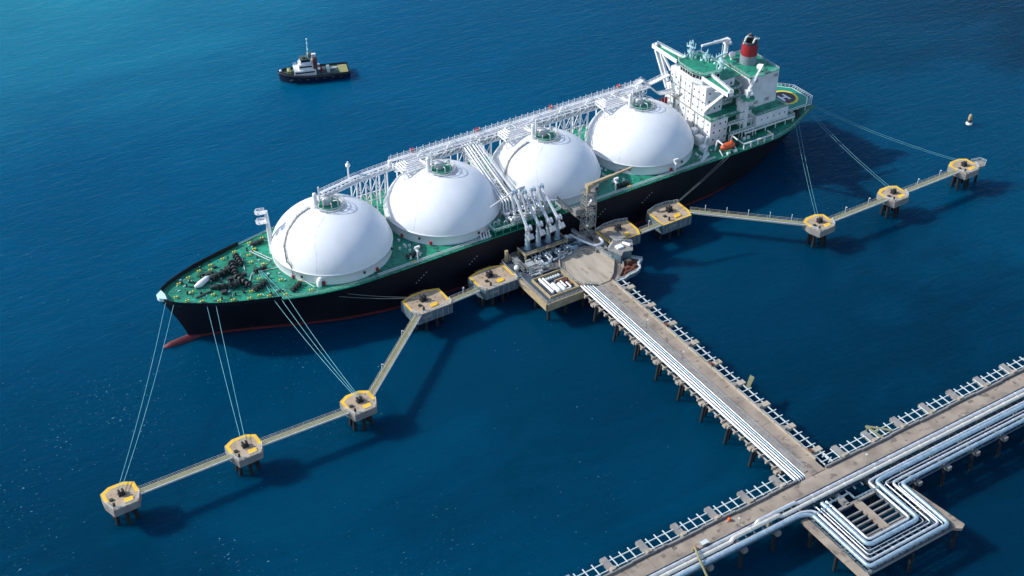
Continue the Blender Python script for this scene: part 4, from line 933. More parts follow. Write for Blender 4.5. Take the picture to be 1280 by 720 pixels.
# walled pit with pumps on the near left
mb = MB()
for (x0, x1, y0, y1) in ((144.2, 156.0, -43.2, -42.8), (144.2, 144.6, -54.5, -43.2), (144.6, 155.6, -54.5, -54.1), (155.6, 156.0, -54.5, -43.2), (150.6, 155.2, -47.6, -47.2)): mb.box(x0, x1, y0, y1, 8.7, 9.9)
mb.build('pit_wall', 'beige', jp)
mb = MB(); mb.box(145, 155.4, -54, -43.4, 8.705, 8.8); mb.build('pit_floor', 'sdark', jp)
mb = MB(); mb.tube([(146.3, -53, 10.1), (146.3, -44.4, 10.1)], .5, 10); mb.tube([(147.7, -52, 9.9), (147.7, -44.4, 9.9)], .35, 10)
mb.tube([(148.6, -52.8, 9.9), (148.6, -49, 9.9)], [.9, .9], 12); mb.tube([(150.6, -53.2, 9.8), (150.6, -49.6, 9.8)], [.75, .75], 12); mb.tube(round_path([(149, -53.3, 9.6), (153.6, -53.3, 9.6), (153.6, -50, 9.6)], .9, 4), .35, 8); mb.tube([(152.2, -52, 9.6), (152.2, -48.5, 9.6)], .4, 8)
mb.ball((148.6, -53, 9.9), .9, 12); mb.ball((150.6, -53.2, 9.8), .75, 12); mb.build('white_vessel', 'white', jp)
mb = MB(); mb.box(151.6, 154.6, -49.4, -47.9, 8.8, 9.8); mb.box(153.4, 155, -51.6, -50, 8.8, 9.6); mb.build('red_skid', 'rust', jp)
mb = MB()
for k in range(8): mb.box(146.4 + k, 146.9 + k, -45.6, -44.6, 8.8, 9.9)
mb.build('valve_row', 'rail', jp)
# right-hand equipment building, red machinery platform
mb = MB(); mb.prism([(174.6, -44.6), (178.6, -42.0), (183.8, -45.8), (181.2, -49.4), (178.2, -48.4), (176.2, -50)], 8.7, 12.2); mb.build('equipment_room', 'side', jp, .08)
mb = MB(); mb.prism([(174.2, -44.6), (178.6, -41.6), (184.2, -45.8), (181.4, -49.8), (178.2, -48.8), (176.2, -50.4)], 12.2, 12.45); mb.build('equipment_room_roof', 'concg', jp)
mb = MB(); mb.tube([(180.6, -44.8, 12.9), (182, -47.4, 12.9)], .6, 10); mb.box(177, 179.6, -47, -45, 12.5, 13.1); mb.rail([(174.8, -44.6, 12.4), (178.6, -42, 12.4), (183.9, -45.8, 12.4)], 1, 1.4, .09); mb.build('roof_unit', 'white', jp)
mb = MB(); mb.prism([(180, -37.5), (184.5, -37), (184.5, -41.4), (180, -42)], 11.6, 11.9); 
for q in ((180.3, -37.8), (184.2, -37.4), (184.2, -41.1), (180.3, -41.6)): mb.bar((*q, 8.7), (*q, 11.6), .3)
mb.rail([(180, -37.5, 11.9), (184.5, -37, 11.9), (184.5, -41.4, 11.9)], 1, 1.4, .1); mb.build('raised_landing', 'concg', jp)
RP = [(174.8, -51.2), (181.0, -47.6), (184.6, -51.4), (181.4, -52.8), (181.2, -55.0), (178.4, -56.2), (175.4, -56.4), (172.6, -57.4), (170.4, -56.4)]
MB().prism(RP, 6.6, 7.9).build('machinery_platform', 'side', jp)
MB().prism([(x * .95 + 177.5 * .05, y * .93 - 53 * .07) for x, y in RP], 7.902, 8.0).build('machinery_floor', 'rust', jp)
mb = MB(); n = len(RP)
for k in range(n): a, b_ = RP[k], RP[(k + 1) % n]; mb.bar((*a, 8.3), (*b_, 8.3), .4, .5); 
mb.rail([(*q, 8.5) for q in RP[1:]], .8, 1.6, .1); mb.build('platform_coaming', 'rail', jp)
mb = MB(); mb.tube([(174.4, -55.0, 8.6), (177.6, -54.8, 8.6)], .5, 8); mb.build('rusty_pump', 'rust', jp)
for q in ((178, 180, -51.6, -50, 8, 9.6), (176, 177.6, -53.8, -52.6, 8, 9.2), (179.4, 180.6, -53.8, -52.8, 8, 9.0)): MB().box(*q).build('rusty_box', 'rust', jp)
MB().box(178.2, 179.8, -51.4, -50.2, 9.6, 9.9).build('pump_cover', 'beige', jp)
mb = MB(); mb.tube(round_path([(169.6, -29, 10.6), (171.4, -34.5, 10.6), (173.4, -39.4, 10.8), (177.0, -38.8, 10.8), (177.2, -35.6, 10.8)], 1.4, 5), .55, 10); mb.build('bent_pipe', 'pipe', jp)
mb = MB(); mb.bar((171.6, -26.6, 10.4), (174.6, -46.4, 9.6), .8, .2); mb.rail([(172.0, -26.6, 10.5), (175.0, -46.4, 9.7)], 1, 1.6, .1); mb.rail([(171.2, -26.8, 10.5), (174.2, -46.6, 9.7)], 1, 1.6, .1); mb.build('access_walkway', 'steel', jp)
mb = MB()
for k in range(5): mb.box(172.5 + .9 * k, 173.1 + .9 * k, -40.5 - .3 * k, -37.5, 8.7, 10.2 + .2 * (k % 3))
mb.build('cable_cabinet', 'tower', jp)
for x in (144, 151, 158, 165, 172, 178):
    for y in (-54, -46, -38, -29):
        if x > 172 and y < -50: continue
        MB().tube([(x, y, -3), (x, y, 7.6)], .55, 8).build('pile', 'pile', jp)
mb = MB()
for y in (-54, -46, -38, -29): mb.box(142.5, 179, y - .6, y + .6, 6.4, 7.6)
mb.build('under_beam', 'concg', jp)

# loading arms
ARM = [(151.5, 30.0, 'leftmost of the four grey loading arms, its joint lowest'), (156.0, 28.2, 'second loading arm from the left on the jetty head'), (160.1, 27.6, 'third loading arm from the left on the jetty head'), (163.9, 27.2, 'rightmost of the four grey loading arms, nearest the gangway tower')]
for k, (x, zt, lab) in enumerate(ARM):
    r = root('marine_loader', (x, -28.6, 11.35), lab, 'loading arm', 'marine loading arms'); y0 = -28.6; ze = 19.6
    mb = MB(); mb.tube([(x, y0, 11.35), (x, y0, ze)], .8, 14); mb.lathe([(1.2, 0), (1.2, .3)], (x, y0, 11.36), 14, False); mb.bar((x + .9, y0, 11.4), (x + .9, y0, ze - 1), .22); mb.bar((x - .6, y0 - .9, 11.4), (x - .6, y0 - .9, ze - 1), .22)
    for z_ in (13, 15, 17): mb.tube([(x, y0, z_), (x, y0, z_ + .25)], .95, 14)
    mb.build('riser', 'pipeb', r)
    mb = MB(); mb.ball((x + .1, y0, ze + .4), 1.0, 12); mb.tube([(x - .9, y0 - .2, ze + .5), (x + 1.3, y0 - .2, ze + .5)], .75, 14); mb.tube([(x + .8, y0 - .2, ze + .5), (x + 1.1, y0 - .2, ze + .5)], 1.15, 16); mb.build('swivel_joint', 'pipe', r)
    ya = -19.8 + .6 * k; A = Vector((x - .3, ya, zt)); E0 = Vector((x - .3, y0, ze + .8))
    mb = MB(); mb.tube([E0, A], [.55, .45], 12); d = (A - E0); u = Vector((0, -d.z, d.y)).normalized(); mb.bar(E0 + u * 1.0, A + u * .7, .22); mb.bar(E0 - u * .9, A - u * .6, .16)
    for j in range(7): t = j / 6; mb.bar(E0.lerp(A, t) - u * .9, E0.lerp(A, t) + u * .95, .14)
    mb.build('inboard_arm', 'pipe', r)
    mb = MB(); back = E0 - d.normalized() * 4.2; mb.bar(E0, back, .6); mb.bar(back - Vector((0, .2, .2)), back + d.normalized() * 1.6, 1.9, 1.6); mb.build('counterweight', 'steel', r)
    mb = MB(); mb.tube([A + Vector((-.6, 0, 0)), A + Vector((.7, 0, 0))], .65, 14)
    mb.tube([A + Vector((.6, 0, 0)), A + Vector((.85, 0, 0))], 1.0, 16); mb.build('apex_swivel', 'pipeb', r)
    F = Vector((x - 1.0, -22.6, ZD + 4.2)); O = A + Vector((-.9, 0, 0)); mb = MB(); mb.tube([O, F + Vector((0, .4, 1.6))], [.42, .38], 10); mb.bar(O + Vector((0, .7, 0)), F + Vector((0, 1.0, 1.8)), .14); mb.build('outboard_arm', 'pipe', r)
    mb = MB(); mb.tube(round_path([F + Vector((0, .4, 1.8)), F + Vector((0, .3, .2)), F + Vector((0, 1.6, 0))], .5, 4), .5, 10); mb.tube([F + Vector((0, .6, -.1)), F + Vector((0, 1.0, -.1))], .95, 12); mb.box(F.x - .8, F.x + .8, F.y - .8, F.y + .2, F.z - .3, F.z + 1.2); mb.build('coupler', 'steel', r)

# gangway tower with its crane
gt = root('gangway_tower', (175.6, -30.6, 8.7), 'grey lattice gangway tower with a rusty crane boom on top beside the ship', 'tower')
mb = MB(); mb.lattice((175.6, -30.6, 8.7), (175.6, -30.6, 27.4), 4.0, 3.6, 2.7, .26); mb.build('lattice_frame', 'tower', gt)
for z_ in (14, 19.4, 23, 27.4):
    mb = MB(); mb.box(173.5, 177.7, -32.5, -28.7, z_, z_ + .18); mb.rail([(173.5, -32.5, z_), (177.7, -32.5, z_), (177.7, -28.7, z_), (173.5, -28.7, z_), (173.5, -32.5, z_)], 1.0, 1.4, .1); mb.build('landing', 'tower', gt)
mb = MB()
for k, z_ in enumerate((8.9, 14.1, 19.5, 23.1)):
    z2 = (14, 19.4, 23, 27.4)[k]; a, b_ = ((173.9, -32), (177.3, -32)) if k % 2 else ((177.3, -32), (173.9, -32)); mb.bar((*a, z_), (*b_, z2), .8, .2)
mb.build('stair_flight', 'steel', gt)
mb = MB(); mb.box(170.0, 173.5, -30.8, -28.0, 19.4, 20.0); mb.box(170.3, 173.0, -30.4, -28.4, 20.0, 21.6); mb.bar((170.5, -28.4, 20), (166.2, -24.0, 25.4), 1.0, .5); mb.bar((173.4, -29.6, 16), (170.2, -29.6, 19.3), .3); mb.rail([(170, -30.8, 21.6), (173.5, -30.8, 21.6)], 1, 1.2, .1)
mb.bar((171.5, -29, 19.6), (170.5, -25, 18.8), 1.0, .4); mb.bar((170.5, -25, 18.8), (170.2, -21.6, 18.4), .9, .3); mb.rail([(171.9, -29, 19.8), (170.9, -25, 19), (170.6, -21.6, 18.6)], 1, 1.3, .09); mb.build('gangway', 'concg', gt)
mb = MB(); mb.tube([(175.2, -30.6, 27.5), (175.2, -30.6, 30)], .75, 12); mb.box(174.2, 176.4, -31.6, -29.8, 29.6, 31.2); mb.build('crane_post', 'beige', gt)
mb = MB(); mb.bar((175.2, -30.6, 30.8), (184, -31.6, 32.2), 1.0, .9); mb.bar((183.4, -31.5, 32.1), (191.8, -32.6, 33.6), .7, .6); mb.bar((176.4, -30.8, 29.9), (181, -31.2, 31.3), .4); mb.bar((191.8, -32.6, 33.6), (191.8, -32.6, 31.4), .1); mb.build('crane_boom', 'beige', gt)

# ---------------------------------------------------------------- jetty trestle (platform -> shore trestle)
jt = root('jetty_trestle', (164, -110, 0), 'narrow concrete trestle with road and white pipes between jetty head and the long cross trestle', 'trestle')
YN, YS = -57.2, -163.4
mb = MB(); ny = 9
for k in range(ny):
    a = YN - (YN - YS) * k / ny; b_ = YN - (YN - YS) * (k + 1) / ny; mb.box(162.4, 167.4, b_ + .06, a - .02, 8.3, ZJ + (.0 if k % 2 else .015))
mb.build('road_deck', 'conc', jt)
MB().prism([(160.2, -163.6), (162.4, -155), (162.4, -163.6)], 8.35, ZJ + .01).build('road_flare', 'conc', jt)
MB().prism([(167.42, -162.6), (167.42, -163.58), (169.8, -163.58), (169.8, -163.32), (167.86, -163.32)], 8.35, ZJ + .01).build('road_flare', 'conc', jt)
MB().box(161.2, 162.38, YS + 2, YN, 8.5, ZJ + .25).build('walkway', 'concg', jt)
mb = MB()
for k in range(18):
    a = YN - 6.0 * k; 
    if a - 5.9 < -163.5: break
    MB().box(167.42, 167.85, a - 5.85, a, 8.4, ZJ + .8).build('parapet', 'conc2', jt)
mb = MB(); mb.rail([(162.3, YN, ZJ + .25), (162.3, YS + 4, ZJ + .25)], 1.0, 2.2, .08); mb.build('walkway_railing', 'steel', jt)
NB = 9; bents = [YN - 6 - 11.6 * k for k in range(NB)]
for y in bents:
    mb = MB(); mb.box(155.6, 168.4, y - .8, y + .8, 7.0, 8.28); mb.build('cross_beam', 'concg', jt)
    MB().box(155.0, 156.0, y - .7, y + .7, 7.2, 8.3).build('beam_end', 'conc2', jt)
    MB().prism([(167.9, y - .9), (172.4, y - .9), (172.4, y + .9), (167.9, y + .9)], 8.2, 9.3).build('rack_support', 'conc2', jt)
    MB().box(167.95, 168.9, y - .8, y + .8, 9.3, 10.0).build('junction_box', 'rust' if random.random() < .4 else 'concg', jt)
    for x in (157.2, 166.2): 
        for dy in (-.0,): MB().tube([(x - (1 if x < 160 else -1) * 1.2, y, -3), (x, y, 7.0)], .5, 8).build('pile', 'pile', jt)
    MB().tube([(158.8, y + 1.9, -3), (158.8, y, 7.0)], .5, 8).build('pile', 'pile', jt)
mb = MB(); k = 0; y = YN - 2
while y > YS + 8:
    mb.box(155.2, 161.2, y - .15, y + .15, 8.35, 8.75); mb.box(154.8, 155.5, y - .3, y + .3, 8.2, 8.95); y -= 2.9
mb.box(155.9, 156.2, YS + 6, YN, 7.9, 8.35); mb.box(160.6, 160.9, YS + 6, YN, 7.9, 8.35); mb.build('pipe_sleeper', 'conc2', jt)
# cable ladder on the right
def cable_ladder(parent, along, a0, a1, c0, c1, z, skip, step=2.9):
    mb = MB(); f = (lambda u, v: (v, u)) if along == 'y' else (lambda u, v: (u, v))
    lo, hi = min(a0, a1), max(a0, a1)
    for c in (c0 + .5 * (1 if c1 > c0 else -1), c1 - .7 * (1 if c1 > c0 else -1)):
        mb.bar((*f(lo, c), z), (*f(hi, c), z), .24, .35)
    u = lo + 1.2
    while u < hi:
        if all(abs(u - s_) > 1.6 for s_ in skip): mb.bar((*f(u, c0), z + .28), (*f(u, c1 + .4 * (1 if c1 > c0 else -1)), z + .28), .26, .22)
        u += step
    return mb.build('cable_ladder', 'rail', parent)
MB().box(167.86, 169.78, -163.3, -162.8, 8.3, ZJ + .8).build('parapet', 'concg', jt)
for a, b_ in zip([YN - .5] + [y - .95 for y in bents], [y + .95 for y in bents] + [YS + 1.4]): cable_ladder(jt, 'y', b_, a, 168.2, 171.8, 8.9, [])
PIPG = 'pipelines along the narrow trestle'
for (x, r, mt, lab) in ((156.9, .44, 'pipe', 'thick white pipeline on the outer left edge of the narrow trestle'), (158.1, .28, 'pipe', 'second white pipeline from the outer edge of the narrow trestle'),
                    (159.05, .22, 'pipe', 'slim white pipeline in the middle of the bundle on the narrow trestle'), (159.85, .20, 'pipeb', 'thin blue grey pipeline beside the innermost one on the narrow trestle'), (160.65, .18, 'pipe', 'innermost thin white pipeline next to the walkway of the narrow trestle')):
    pts = round_path([(0, 0, 0), (0, -108.6, 0), (0, -108.9, -2.5)], .8, 4)
    o = MB().tube([(p[0], p[1], p[2] + 8.78 + r) for p in pts], r, 12).build('pipeline', mt); o.location = (x, YN + 3, 0); tag(o, lab, 'pipeline', PIPG)
# side platform (green grey) on the ladder side
sp = root('side_platform', (173, -122, 0), 'small olive lookout platform on the right side of the narrow trestle', 'platform')
MB().prism([(171.9, -122.8), (176.2, -119.6), (176.6, -121.2), (171.9, -124.4)], 8.6, 8.9).build('platform_plate', 'olive', sp); MB().bar((174, -122, 4), (172, -123, 8.5), .25).build('platform_brace', 'olive', sp)

# ---------------------------------------------------------------- long cross trestle
ct = root('cross_trestle', (170, -166, 0), 'long concrete trestle carrying road, white pipes and cable racks across the lower right', 'trestle')
XA, XB = 40, 330
mb = MB(); k = 0; x = XA
while x < XB: mb.box(x + .03, x + 7.9, -168.4, -163.6, 8.25, ZJ + (.0 if k % 2 else .014)); x += 7.95; k += 1
mb.build('road_deck', 'conc', ct)
mb = MB(); x = XA
while x < XB:
    jog = .0 if int(x / 11.8) % 2 else .25
    if not (157.0 < x + 3 < 169): MB().box(x, min(x + 5.85, 157.0) if x < 157 else x + 5.85, -163.55 + jog, -163.05 + jog, 8.3, ZJ + .8).build('parapet', 'concg', ct)
    x += 5.9
mb = MB(); mb.box(XA, XB, -168.75, -168.42, 8.4, ZJ + .45); mb.build('kerb', 'concg', ct)
cb = [XA + 6 + 11.8 * k for k in range(25)]
for x in cb:
    wide = x > 184; y0 = -181.0 if wide else (-174.5 if x < 150 else -176.5)
    MB().box(x - .8, x + .8, y0, -162.6, 6.9, 8.22).build('cross_beam', 'concg', ct)
    MB().box(x - .7, x + .7, y0 - .5, y0 + .6, 7.0, 8.3).build('beam_end', 'concg', ct)
    if not (158 < x < 172): 
        MB().box(x - .9, x + .9, -162.8, -157.6, 8.24, 9.4).build('rack_support', 'concg', ct)
        MB().box(x - .8, x + .8, -163.0, -162.0, 9.4, 10.2).build('junction_box', 'conc2', ct)
    for y in (-164.5, y0 + 1.5): MB().tube([(x, y + (1 if y > -170 else -1) * 1.0, -3), (x, y, 6.9)], .5, 8).build('pile', 'pile', ct)
seg = [XA] + [x for x in cb] + [XB]
for a, b_ in zip(seg, seg[1:]):
    a += .95; b_ -= .95
    if a < 157 < b_: b_ = 156
    if a < 172.5 < b_: a = 170.2
    if 156 < a < 170 : continue
    cable_ladder(ct, 'x', a, b_, -162.2, -158.4, 8.9, [])
mb = MB(); x = XA
while x < XB:
    y0 = -180 if x > 184 else -173.6; mb.box(x - .15, x + .15, y0, -168.8, 8.35, 8.75); x += 2.95
for y, x0, x1 in ((-169.2, XA, XB), (-171.8, XA, XB), (-173.6, XA, 150), (-180, 184, XB), (-176, 184, XB)): mb.box(x0, x1, y - .15, y + .15, 7.9, 8.35)
mb.build('pipe_sleeper', 'side', ct)
tri = root('olive_frame', (191, -160, 0), 'olive triangular stair frame on the cable rack of the long trestle', 'frame')
mb = MB(); mb.bar((190.4, -156.0, 8.8), (190.4, -163, 9.6), .7, .3); mb.bar((190.4, -156.0, 8.8), (195, -162, 9.6), .7, .3); mb.bar((192.8, -159.2, 9.0), (190.4, -160, 9.1), .4, .2); mb.build('frame_beams', 'olive', tri); MB().bar((190.5, -156.5, 5), (190.5, -156.5, 8.7), .3).build('frame_leg', 'olive', tri)

# pipelines of the cross trestle and the expansion loops
CP = 'pipelines along the long cross trestle'
def pipeline(pts, r, mt, lab, rad=1.3, grp=CP):
    pts = [(p[0], p[1], (p[2] if len(p) > 2 else 0) + 8.78 + r) for p in pts]; pp = round_path(pts, rad, 5) if len(pts) > 2 else pts
    c = Vector((sum(p[0] for p in pts) / len(pts), sum(p[1] for p in pts) / len(pts), 0))
    mb = MB(); mb.tube([Vector(p) - c for p in pp], r, 12)
    for a, b_ in zip(pts, pts[1:]):          # clamp bands
        a = Vector(a); b_ = Vector(b_); L = (b_ - a).length; d = (b_ - a).normalized()
        for i in range(1, int(L / 5.9)): q = a + d * (i * 5.9) - c; mb.tube([q - d * .12, q + d * .12], r * 1.14, 12)
    o = mb.build('pipeline', mt); o.location = c; tag(o, lab, 'pipeline', grp)
pipeline([(XA, -169.8), (134, -169.8), (136, -169.8, .0), (136.6, -169.9, 1.1), (150, -169.9, 1.1), (150.8, -169.8, 0), (XB, -169.8)], .55, 'pipe', 'white pipeline right beside the road of the long trestle', .6)
pipeline([(XA, -171.3), (126, -171.3), (126.8, -171.2, 1.0), (143, -171.2, 1.0), (144, -171.3, 0), (XB, -171.3)], .62, 'pipec', 'thick white pipeline second from the road of the long trestle', .6)
pipeline([(XB, -178.6), (183.6, -178.6), (180.7, -178.8), (180.7, -196.8), (152.6, -196.8), (152.6, -175.6)], .14, 'pipe', 'hair thin white pipeline just inside the outermost one of the expansion loop', 1.2)
pipeline([(179.4, -176.8), (177.0, -177), (177.0, -193.1), (156.0, -193.1), (156.0, -174.4)], .14, 'pipe', 'hair thin white pipeline just outside the thick blue grey one of the loop', 1.2)
pipeline([(XB, -179.4), (184.4, -179.4), (181.6, -179.6), (181.6, -197.7), (151.8, -197.7), (151.8, -175.0), (148, -173.6), (XA, -173.6)], .62, 'pipeb', 'outermost pale blue pipeline around the square expansion loop', 1.6)
pipeline([(XB, -177.6), (182.6, -177.6), (179.7, -177.8), (179.7, -195.9), (153.5, -195.9), (153.5, -174.4), (150, -172.8), (XA, -172.7)], .42, 'pipe', 'second white pipeline from the outside of the square expansion loop', 1.4)
pipeline([(XB, -176.2), (181.4, -176.2), (178.2, -176.4), (178.2, -194.3), (155.0, -194.3), (155.0, -173.4)], .2, 'pipe', 'thin third pipeline from the outside of the square expansion loop', 1.0)
pipeline([(XB, -174.9), (178.8, -174.9), (175.9, -175.2), (175.9, -191.9), (157.0, -191.9), (157.0, -173.4)], .66, 'pipeb', 'thick blue grey pipeline fourth from the outside of the expansion loop', 1.8)
pipeline([(XB, -173.6), (176.4, -173.6), (174.2, -173.9), (174.2, -190.3), (158.7, -190.3), (158.7, -173.4)], .4, 'pipe', 'innermost white pipeline around the open grid of the expansion loop', 1.3)

# ---------------------------------------------------------------- expansion loop platform
lp = root('loop_platform', (166, -188, 0), 'square pipe loop platform with open beams at the lower right of the trestles', 'platform')
mb = MB()
mb.box(148.4, 150.6, -200.6, -174.6, 7.4, 8.3); mb.build('edge_slab', 'conc', lp)
MB().prism([(182.6, -180), (183.6, -180), (186.2, -199.4), (184.4, -200.2), (182.4, -198.8)], 7.4, 8.3).build('edge_slab', 'conc', lp)
mb = MB(); mb.box(150.6, 183, -198.7, -197.7, 7.3, 8.25); mb.box(150.6, 183, -189.0, -188.0, 7.0, 8.2); mb.box(158, 175.2, -177.4, -176.6, 7.4, 8.3); mb.box(159.4, 173.6, -189.6, -189.0, 7.6, 8.5); mb.build('edge_beam', 'concg', lp)
MB().box(165.6, 167.8, -189.0, -177.4, 7.6, 8.6).build('walkway_slab', 'conc', lp)
for k in range(6):
    y = -178.6 - 1.95 * k
    if k == 0: continue
    MB().box(159.2, 165.6, y - .22, y + .22, 7.6, 8.5).build('grid_beam', 'concg', lp); MB().box(167.8, 174.0, y - .22, y + .22, 7.6, 8.5).build('grid_beam', 'concg', lp)
mb = MB(); mb.box(158.9, 159.3, -189.4, -176, 7.6, 8.5); mb.box(173.9, 174.3, -189.4, -176, 7.6, 8.5)
for y in [-177 - 2.7 * k for k in range(8)]: mb.box(151, 159, y - .15, y + .15, 8.3, 8.74); mb.box(174.3, 182.4, y - .15, y + .15, 8.3, 8.74)
for x in [152 + 2.7 * k for k in range(12)]: mb.box(x - .15, x + .15, -198.7, -189.6, 8.3, 8.74)
for y in (-198.4, -193.5): mb.box(151, 182.6, y - .2, y + .2, 7.7, 8.3)
for x in (151.2, 156, 178.9, 182.4): mb.box(x - .2, x + .2, -198.4, -174.6, 7.7, 8.3)
mb.build('pipe_sleeper', 'side', lp)
mb = MB(); mb.rail([(158, -174.6, 9), (166, -174.6, 9), (166, -177, 9), (175, -177, 9)], 1, 1.6, .14); mb.rail([(151, -175.6, 9), (158, -175.6, 9)], 1, 1.6, .14); mb.build('loop_railing', 'pipeb', lp)
for (x, y) in ((150, -199), (150, -188), (167, -199), (167, -188.5), (183.6, -199), (183, -188), (150, -178)): MB().tube([(x, y, -3), (x, y, 7.3)], .55, 8).build('pile', 'pile', lp)

# small things on the roads
def barrel(x, y, lab):
    r = root('orange_barrier', (x, y, ZJ), lab, 'barrier'); MB().lathe([(.5, 0), (.52, .6), (.4, .95), (.1, 1.0)], (x, y, ZJ + .02), 12).build('barrier_body', 'orange', r); MB().box(x - 1.0, x + 1.0, y - .3, y + .3, ZJ + .02, ZJ + .25).build('barrier_foot', 'conc2', r)
barrel(131.0, -164.6, 'orange barrier beside the parapet of the long trestle'); barrel(116.4, -168.0, 'orange top post where the bent pipe crosses the long trestle at the bottom')
bp_ = MB().tube(round_path([(115.6, -168.2, 9.2), (115.6, -168.6, 11.2), (113.8, -173.5, 10.8), (112.6, -180, 8.4), (112.6, -181, 3)], 1.6, 5), .35, 8)
o = bp_.build('bent_pipe', 'olive'); tag(o, 'olive bent pipe arching over the white pipes of the long trestle near the bottom edge', 'pipe')
cbx = root('control_box', (119.2, -169.0, ZJ), 'grey control cabinet beside the pipes at the lower end of the long trestle', 'cabinet')
MB().box(118.2, 120.2, -168.9, -167.8, ZJ + .02, ZJ + 1.6).build('cabinet_body', 'concg', cbx, .05); MB().box(118.1, 120.3, -169.0, -167.7, ZJ + 1.6, ZJ + 1.7).build('cabinet_lid', 'rail', cbx)
def lamp(x, y, lab, dx=0, dy=1):
    r = root('lamp_post', (x, y, ZJ), lab, 'lamp post', 'lamp posts along the trestles'); MB().tube([(x, y, ZJ), (x, y, ZJ + 3.4)], .1, 6).build('pole', 'tower', r); MB().box(x - .25 + dx * .5, x + .25 + dx * .5, y - .25 + dy * .5, y + .25 + dy * .5, ZJ + 3.3, ZJ + 3.5).build('lamp_head', 'rail', r)
lamp(162.0, -84, 'short lamp post on the narrow trestle nearer the ship', 1, 0); lamp(162.0, -103, 'short lamp post on the narrow trestle nearer the junction', 1, 0)
lamp(179.0, -168.0, 'short lamp post beside the pipes just right of the trestle junction'); lamp(131.6, -168.2, 'short lamp post by the road left of the expansion loop')

# ---------------------------------------------------------------- tug
tg = root('tugboat', (151, 143.5, 0), 'navy blue tugboat with white deckhouse on the open water behind the gas carrier', 'tugboat')
ux = Vector((-29.5, 9.6, 0)).normalized(); uy = Vector((-ux.y, ux.x, 0)); TO = Vector((151, 143.5, 0))
def T(a, b_, z): return TO + ux * a + uy * b_ + Vector((0, 0, z))
TH = [(-15, 4.2), (-13, 4.7), (-5, 5.0), (4, 4.9), (9, 4.2), (12.5, 2.9), (15, 1.0), (15.8, 0.1)]
def tsheer(a): return 2.3 + .9 * max(0, (a + 2) / 17) ** 1.6 * 1.6
mb = MB(); vs = []
fr = [(-.8, .90, -1), (0, .92, 0), (1.0, 1.0, 1)]
for sg in (-1, 1):
    vs = []
    for (zf, s_, fz) in fr:
        for a, hb in TH: vs.append(T(a * (.96 if zf <= 0 else 1), sg * hb * s_, (tsheer(a) + .9) if zf == 1.0 else zf))
    n = len(TH); fs = []
    for i in range(2):
        for k in range(n - 1): q = (i * n + k, i * n + k + 1, (i + 1) * n + k + 1, (i + 1) * n + k); fs.append(q)
    mb.add(vs, fs, True)
a, hb = TH[0]; mb.add([T(a, -hb * .92, -.5), T(a, hb * .92, -.5), T(a, hb, 3.2), T(a, -hb, 3.2)], [(0, 1, 2, 3)])
mb.build('hull', 'tugh', tg)
mb = MB(); vs = []
for a, hb in TH: vs += [T(a, -hb * .99, tsheer(a)), T(a, hb * .99, tsheer(a))]
mb.add(vs, [(2 * i, 2 * i + 2, 2 * i + 3, 2 * i + 1) for i in range(len(TH) - 1)]); mb.build('deck', 'tugd', tg)
mb = MB()
for sg in (-1, 1):
    for (a, h1), (b_, h2) in zip(TH, TH[1:]): mb.tube([T(a, sg * (h1 + .15), tsheer(a) + .3), T(b_, sg * (h2 + .15), tsheer(b_) + .3)], .32, 6)
mb.build('fender', 'black', tg)
def tbox(mb, a0, a1, b0, b1, z0, z1, tp=0):
    vs = [T(a, b_, z0) for a, b_ in ((a0, b0), (a1, b0), (a1, b1), (a0, b1))] + [T(a, b_, z1) for a, b_ in ((a0 + tp, b0 + tp), (a1 - tp, b0 + tp), (a1 - tp, b1 - tp), (a0 + tp, b1 - tp))]
    mb.add(vs, [(3, 2, 1, 0), (4, 5, 6, 7), (0, 1, 5, 4), (1, 2, 6, 5), (2, 3, 7, 6), (3, 0, 4, 7)]); return mb
tbox(MB(), -.5, 9.0, -3.4, 3.4, 2.3, 5.2, .1).build('deckhouse', 'white', tg)
tbox(MB(), .6, 6.8, -2.6, 2.6, 5.2, 7.6, .1).build('upper_deckhouse', 'white', tg)
tbox(MB(), 1.6, 5.8, -2.0, 2.0, 7.6, 8.5).build('wheelhouse', 'white', tg)
tbox(MB(), 1.7, 5.7, -1.9, 1.9, 8.5, 9.6, .0).build('wheelhouse_window', 'glass', tg)
tbox(MB(), 1.3, 6.0, -2.2, 2.2, 9.6, 9.85).build('wheelhouse_roof', 'tugd', tg)
mb = MB(); tbox(mb, 9.05, 9.1, -2.6, 2.6, 4.0, 4.7); tbox(mb, 0, 8.4, -3.42, -3.36, 4.0, 4.6); tbox(mb, 0, 8.4, 3.36, 3.42, 4.0, 4.6); tbox(mb, 1.2, 6.4, -2.58, -2.53, 6.2, 6.9); tbox(mb, 1.2, 6.4, 2.53, 2.58, 6.2, 6.9); mb.build('cabin_window', 'glass', tg)
for sg in (-1, 1): tbox(MB(), -1.2, .5, sg * 2 - .8, sg * 2 + .8, 5.2, 10.2).build('exhaust_stack', 'rust' if sg > 0 else 'white', tg, .1)
mb = MB(); tbox(mb, 1.6, 3.0, -1.6, -.6, 9.9, 11.3); tbox(mb, 3.6, 4.8, .4, 1.5, 9.9, 10.8); mb.bar(T(1.2, -2, 11.6), T(1.2, 2, 11.6), .5, .6); mb.bar(T(1.2, -1.6, 9.9), T(1.2, -1.6, 11.6), .25); mb.bar(T(1.2, 1.6, 9.9), T(1.2, 1.6, 11.6), .25); mb.build('roof_equipment', 'tugd', tg)
mb = MB(); mb.rail([T(7.4, -3.2, 5.2), T(8.8, -3.2, 5.2), T(8.8, 3.2, 5.2), T(7.4, 3.2, 5.2)], 1, 1.2, .09); mb.rail([T(5.9, -2.4, 7.6), T(6.6, 0, 7.6), T(5.9, 2.4, 7.6)], 1, 1.2, .09); mb.build('railing', 'rail', tg)
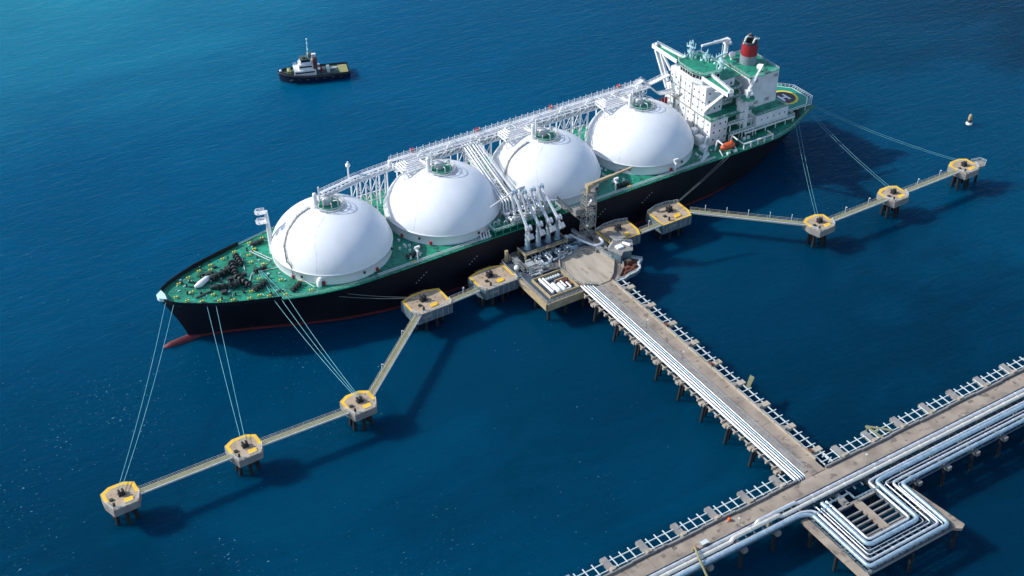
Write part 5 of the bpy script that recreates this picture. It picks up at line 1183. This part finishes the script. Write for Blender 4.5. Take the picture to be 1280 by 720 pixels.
for k in range(7):
    for sg in (-1, 1): MB().ring(T(-11 + 3.6 * k, sg * (5.25 if k < 5 else 4.6), 1.9), .55, .2, 10, 5).build('tyre', 'black', tg)
mb = MB(); mb.tube([T(2.4, 0, 9.8), T(2.2, 0, 18.4)], [.28, .16], 8); mb.bar(T(2.3, -.9, 16.4), T(2.3, .9, 16.4), .3); mb.bar(T(2.3, -1.4, 14), T(2.3, 1.4, 14), .3); mb.bar(T(2.3, -1.2, 12), T(2.3, 1.2, 12), .25); mb.bar(T(2.8, 0, 10.8), T(1.6, 0, 10.8), .2); mb.ball(T(2.2, 0, 18.4), .45, 8); mb.bar(T(3.4, -.5, 9.8), T(2.4, 0, 12.4), .15); mb.build('mast', 'hatch', tg)
mb = MB(); mb.tube([T(11, -1.3, 4.2), T(11, 1.3, 4.2)], .8, 12); tbox(mb, 10.2, 11.8, -1.8, -1.3, 3.2, 4.8); tbox(mb, 10.2, 11.8, 1.3, 1.8, 3.2, 4.8); mb.build('bow_winch', 'teak', tg)
tbox(MB(), -14.4, -10.4, -3.6, 3.6, 2.35, 2.75).build('aft_platform', 'teak', tg)
mb = MB(); mb.tube([T(-6, -1.2, 3.3), T(-6, 1.2, 3.3)], .8, 12); tbox(mb, -6.6, -5.4, -1.8, -1.2, 2.3, 4.2); tbox(mb, -6.6, -5.4, 1.2, 1.8, 2.3, 4.2); tbox(mb, -10, -7.5, -1.8, -1.0, 2.3, 3.0); mb.build('towing_winch', 'rail', tg)
mb = MB(); mb.ball(T(-1.8, 2.6, 5.2), .7, 8); mb.tube([T(-2.6, -2.6, 4.4), T(-.4, -2.6, 4.4)], .55, 8); mb.ball(T(14.6, 0, 4.7), .6, 8); mb.build('rescue_boat', 'white', tg)
tbox(MB(), -3.4, -2.2, -1.0, .2, 2.3, 4.2).build('red_locker', 'red', tg)

# ---------------------------------------------------------------- buoy
by = root('navigation_buoy', (365.4, -35.5, 0), 'small pale buoy floating alone at the far right beyond the dolphins', 'buoy')
MB().lathe([(1.0, -.6), (1.35, .0), (1.35, .6), (.95, .9), (.05, 1.15)], (365.4, -35.5, 0), 16).build('float', 'white', by)
MB().lathe([(.95, 1.1), (.8, 2.3), (.05, 2.35)], (365.4, -35.5, 0), 12).build('buoy_body', 'black', by)
MB().lathe([(.85, 2.3), (.7, 4.0), (.4, 4.6), (.05, 4.7)], (365.4, -35.5, 0), 12).build('top_mark', 'beige', by)
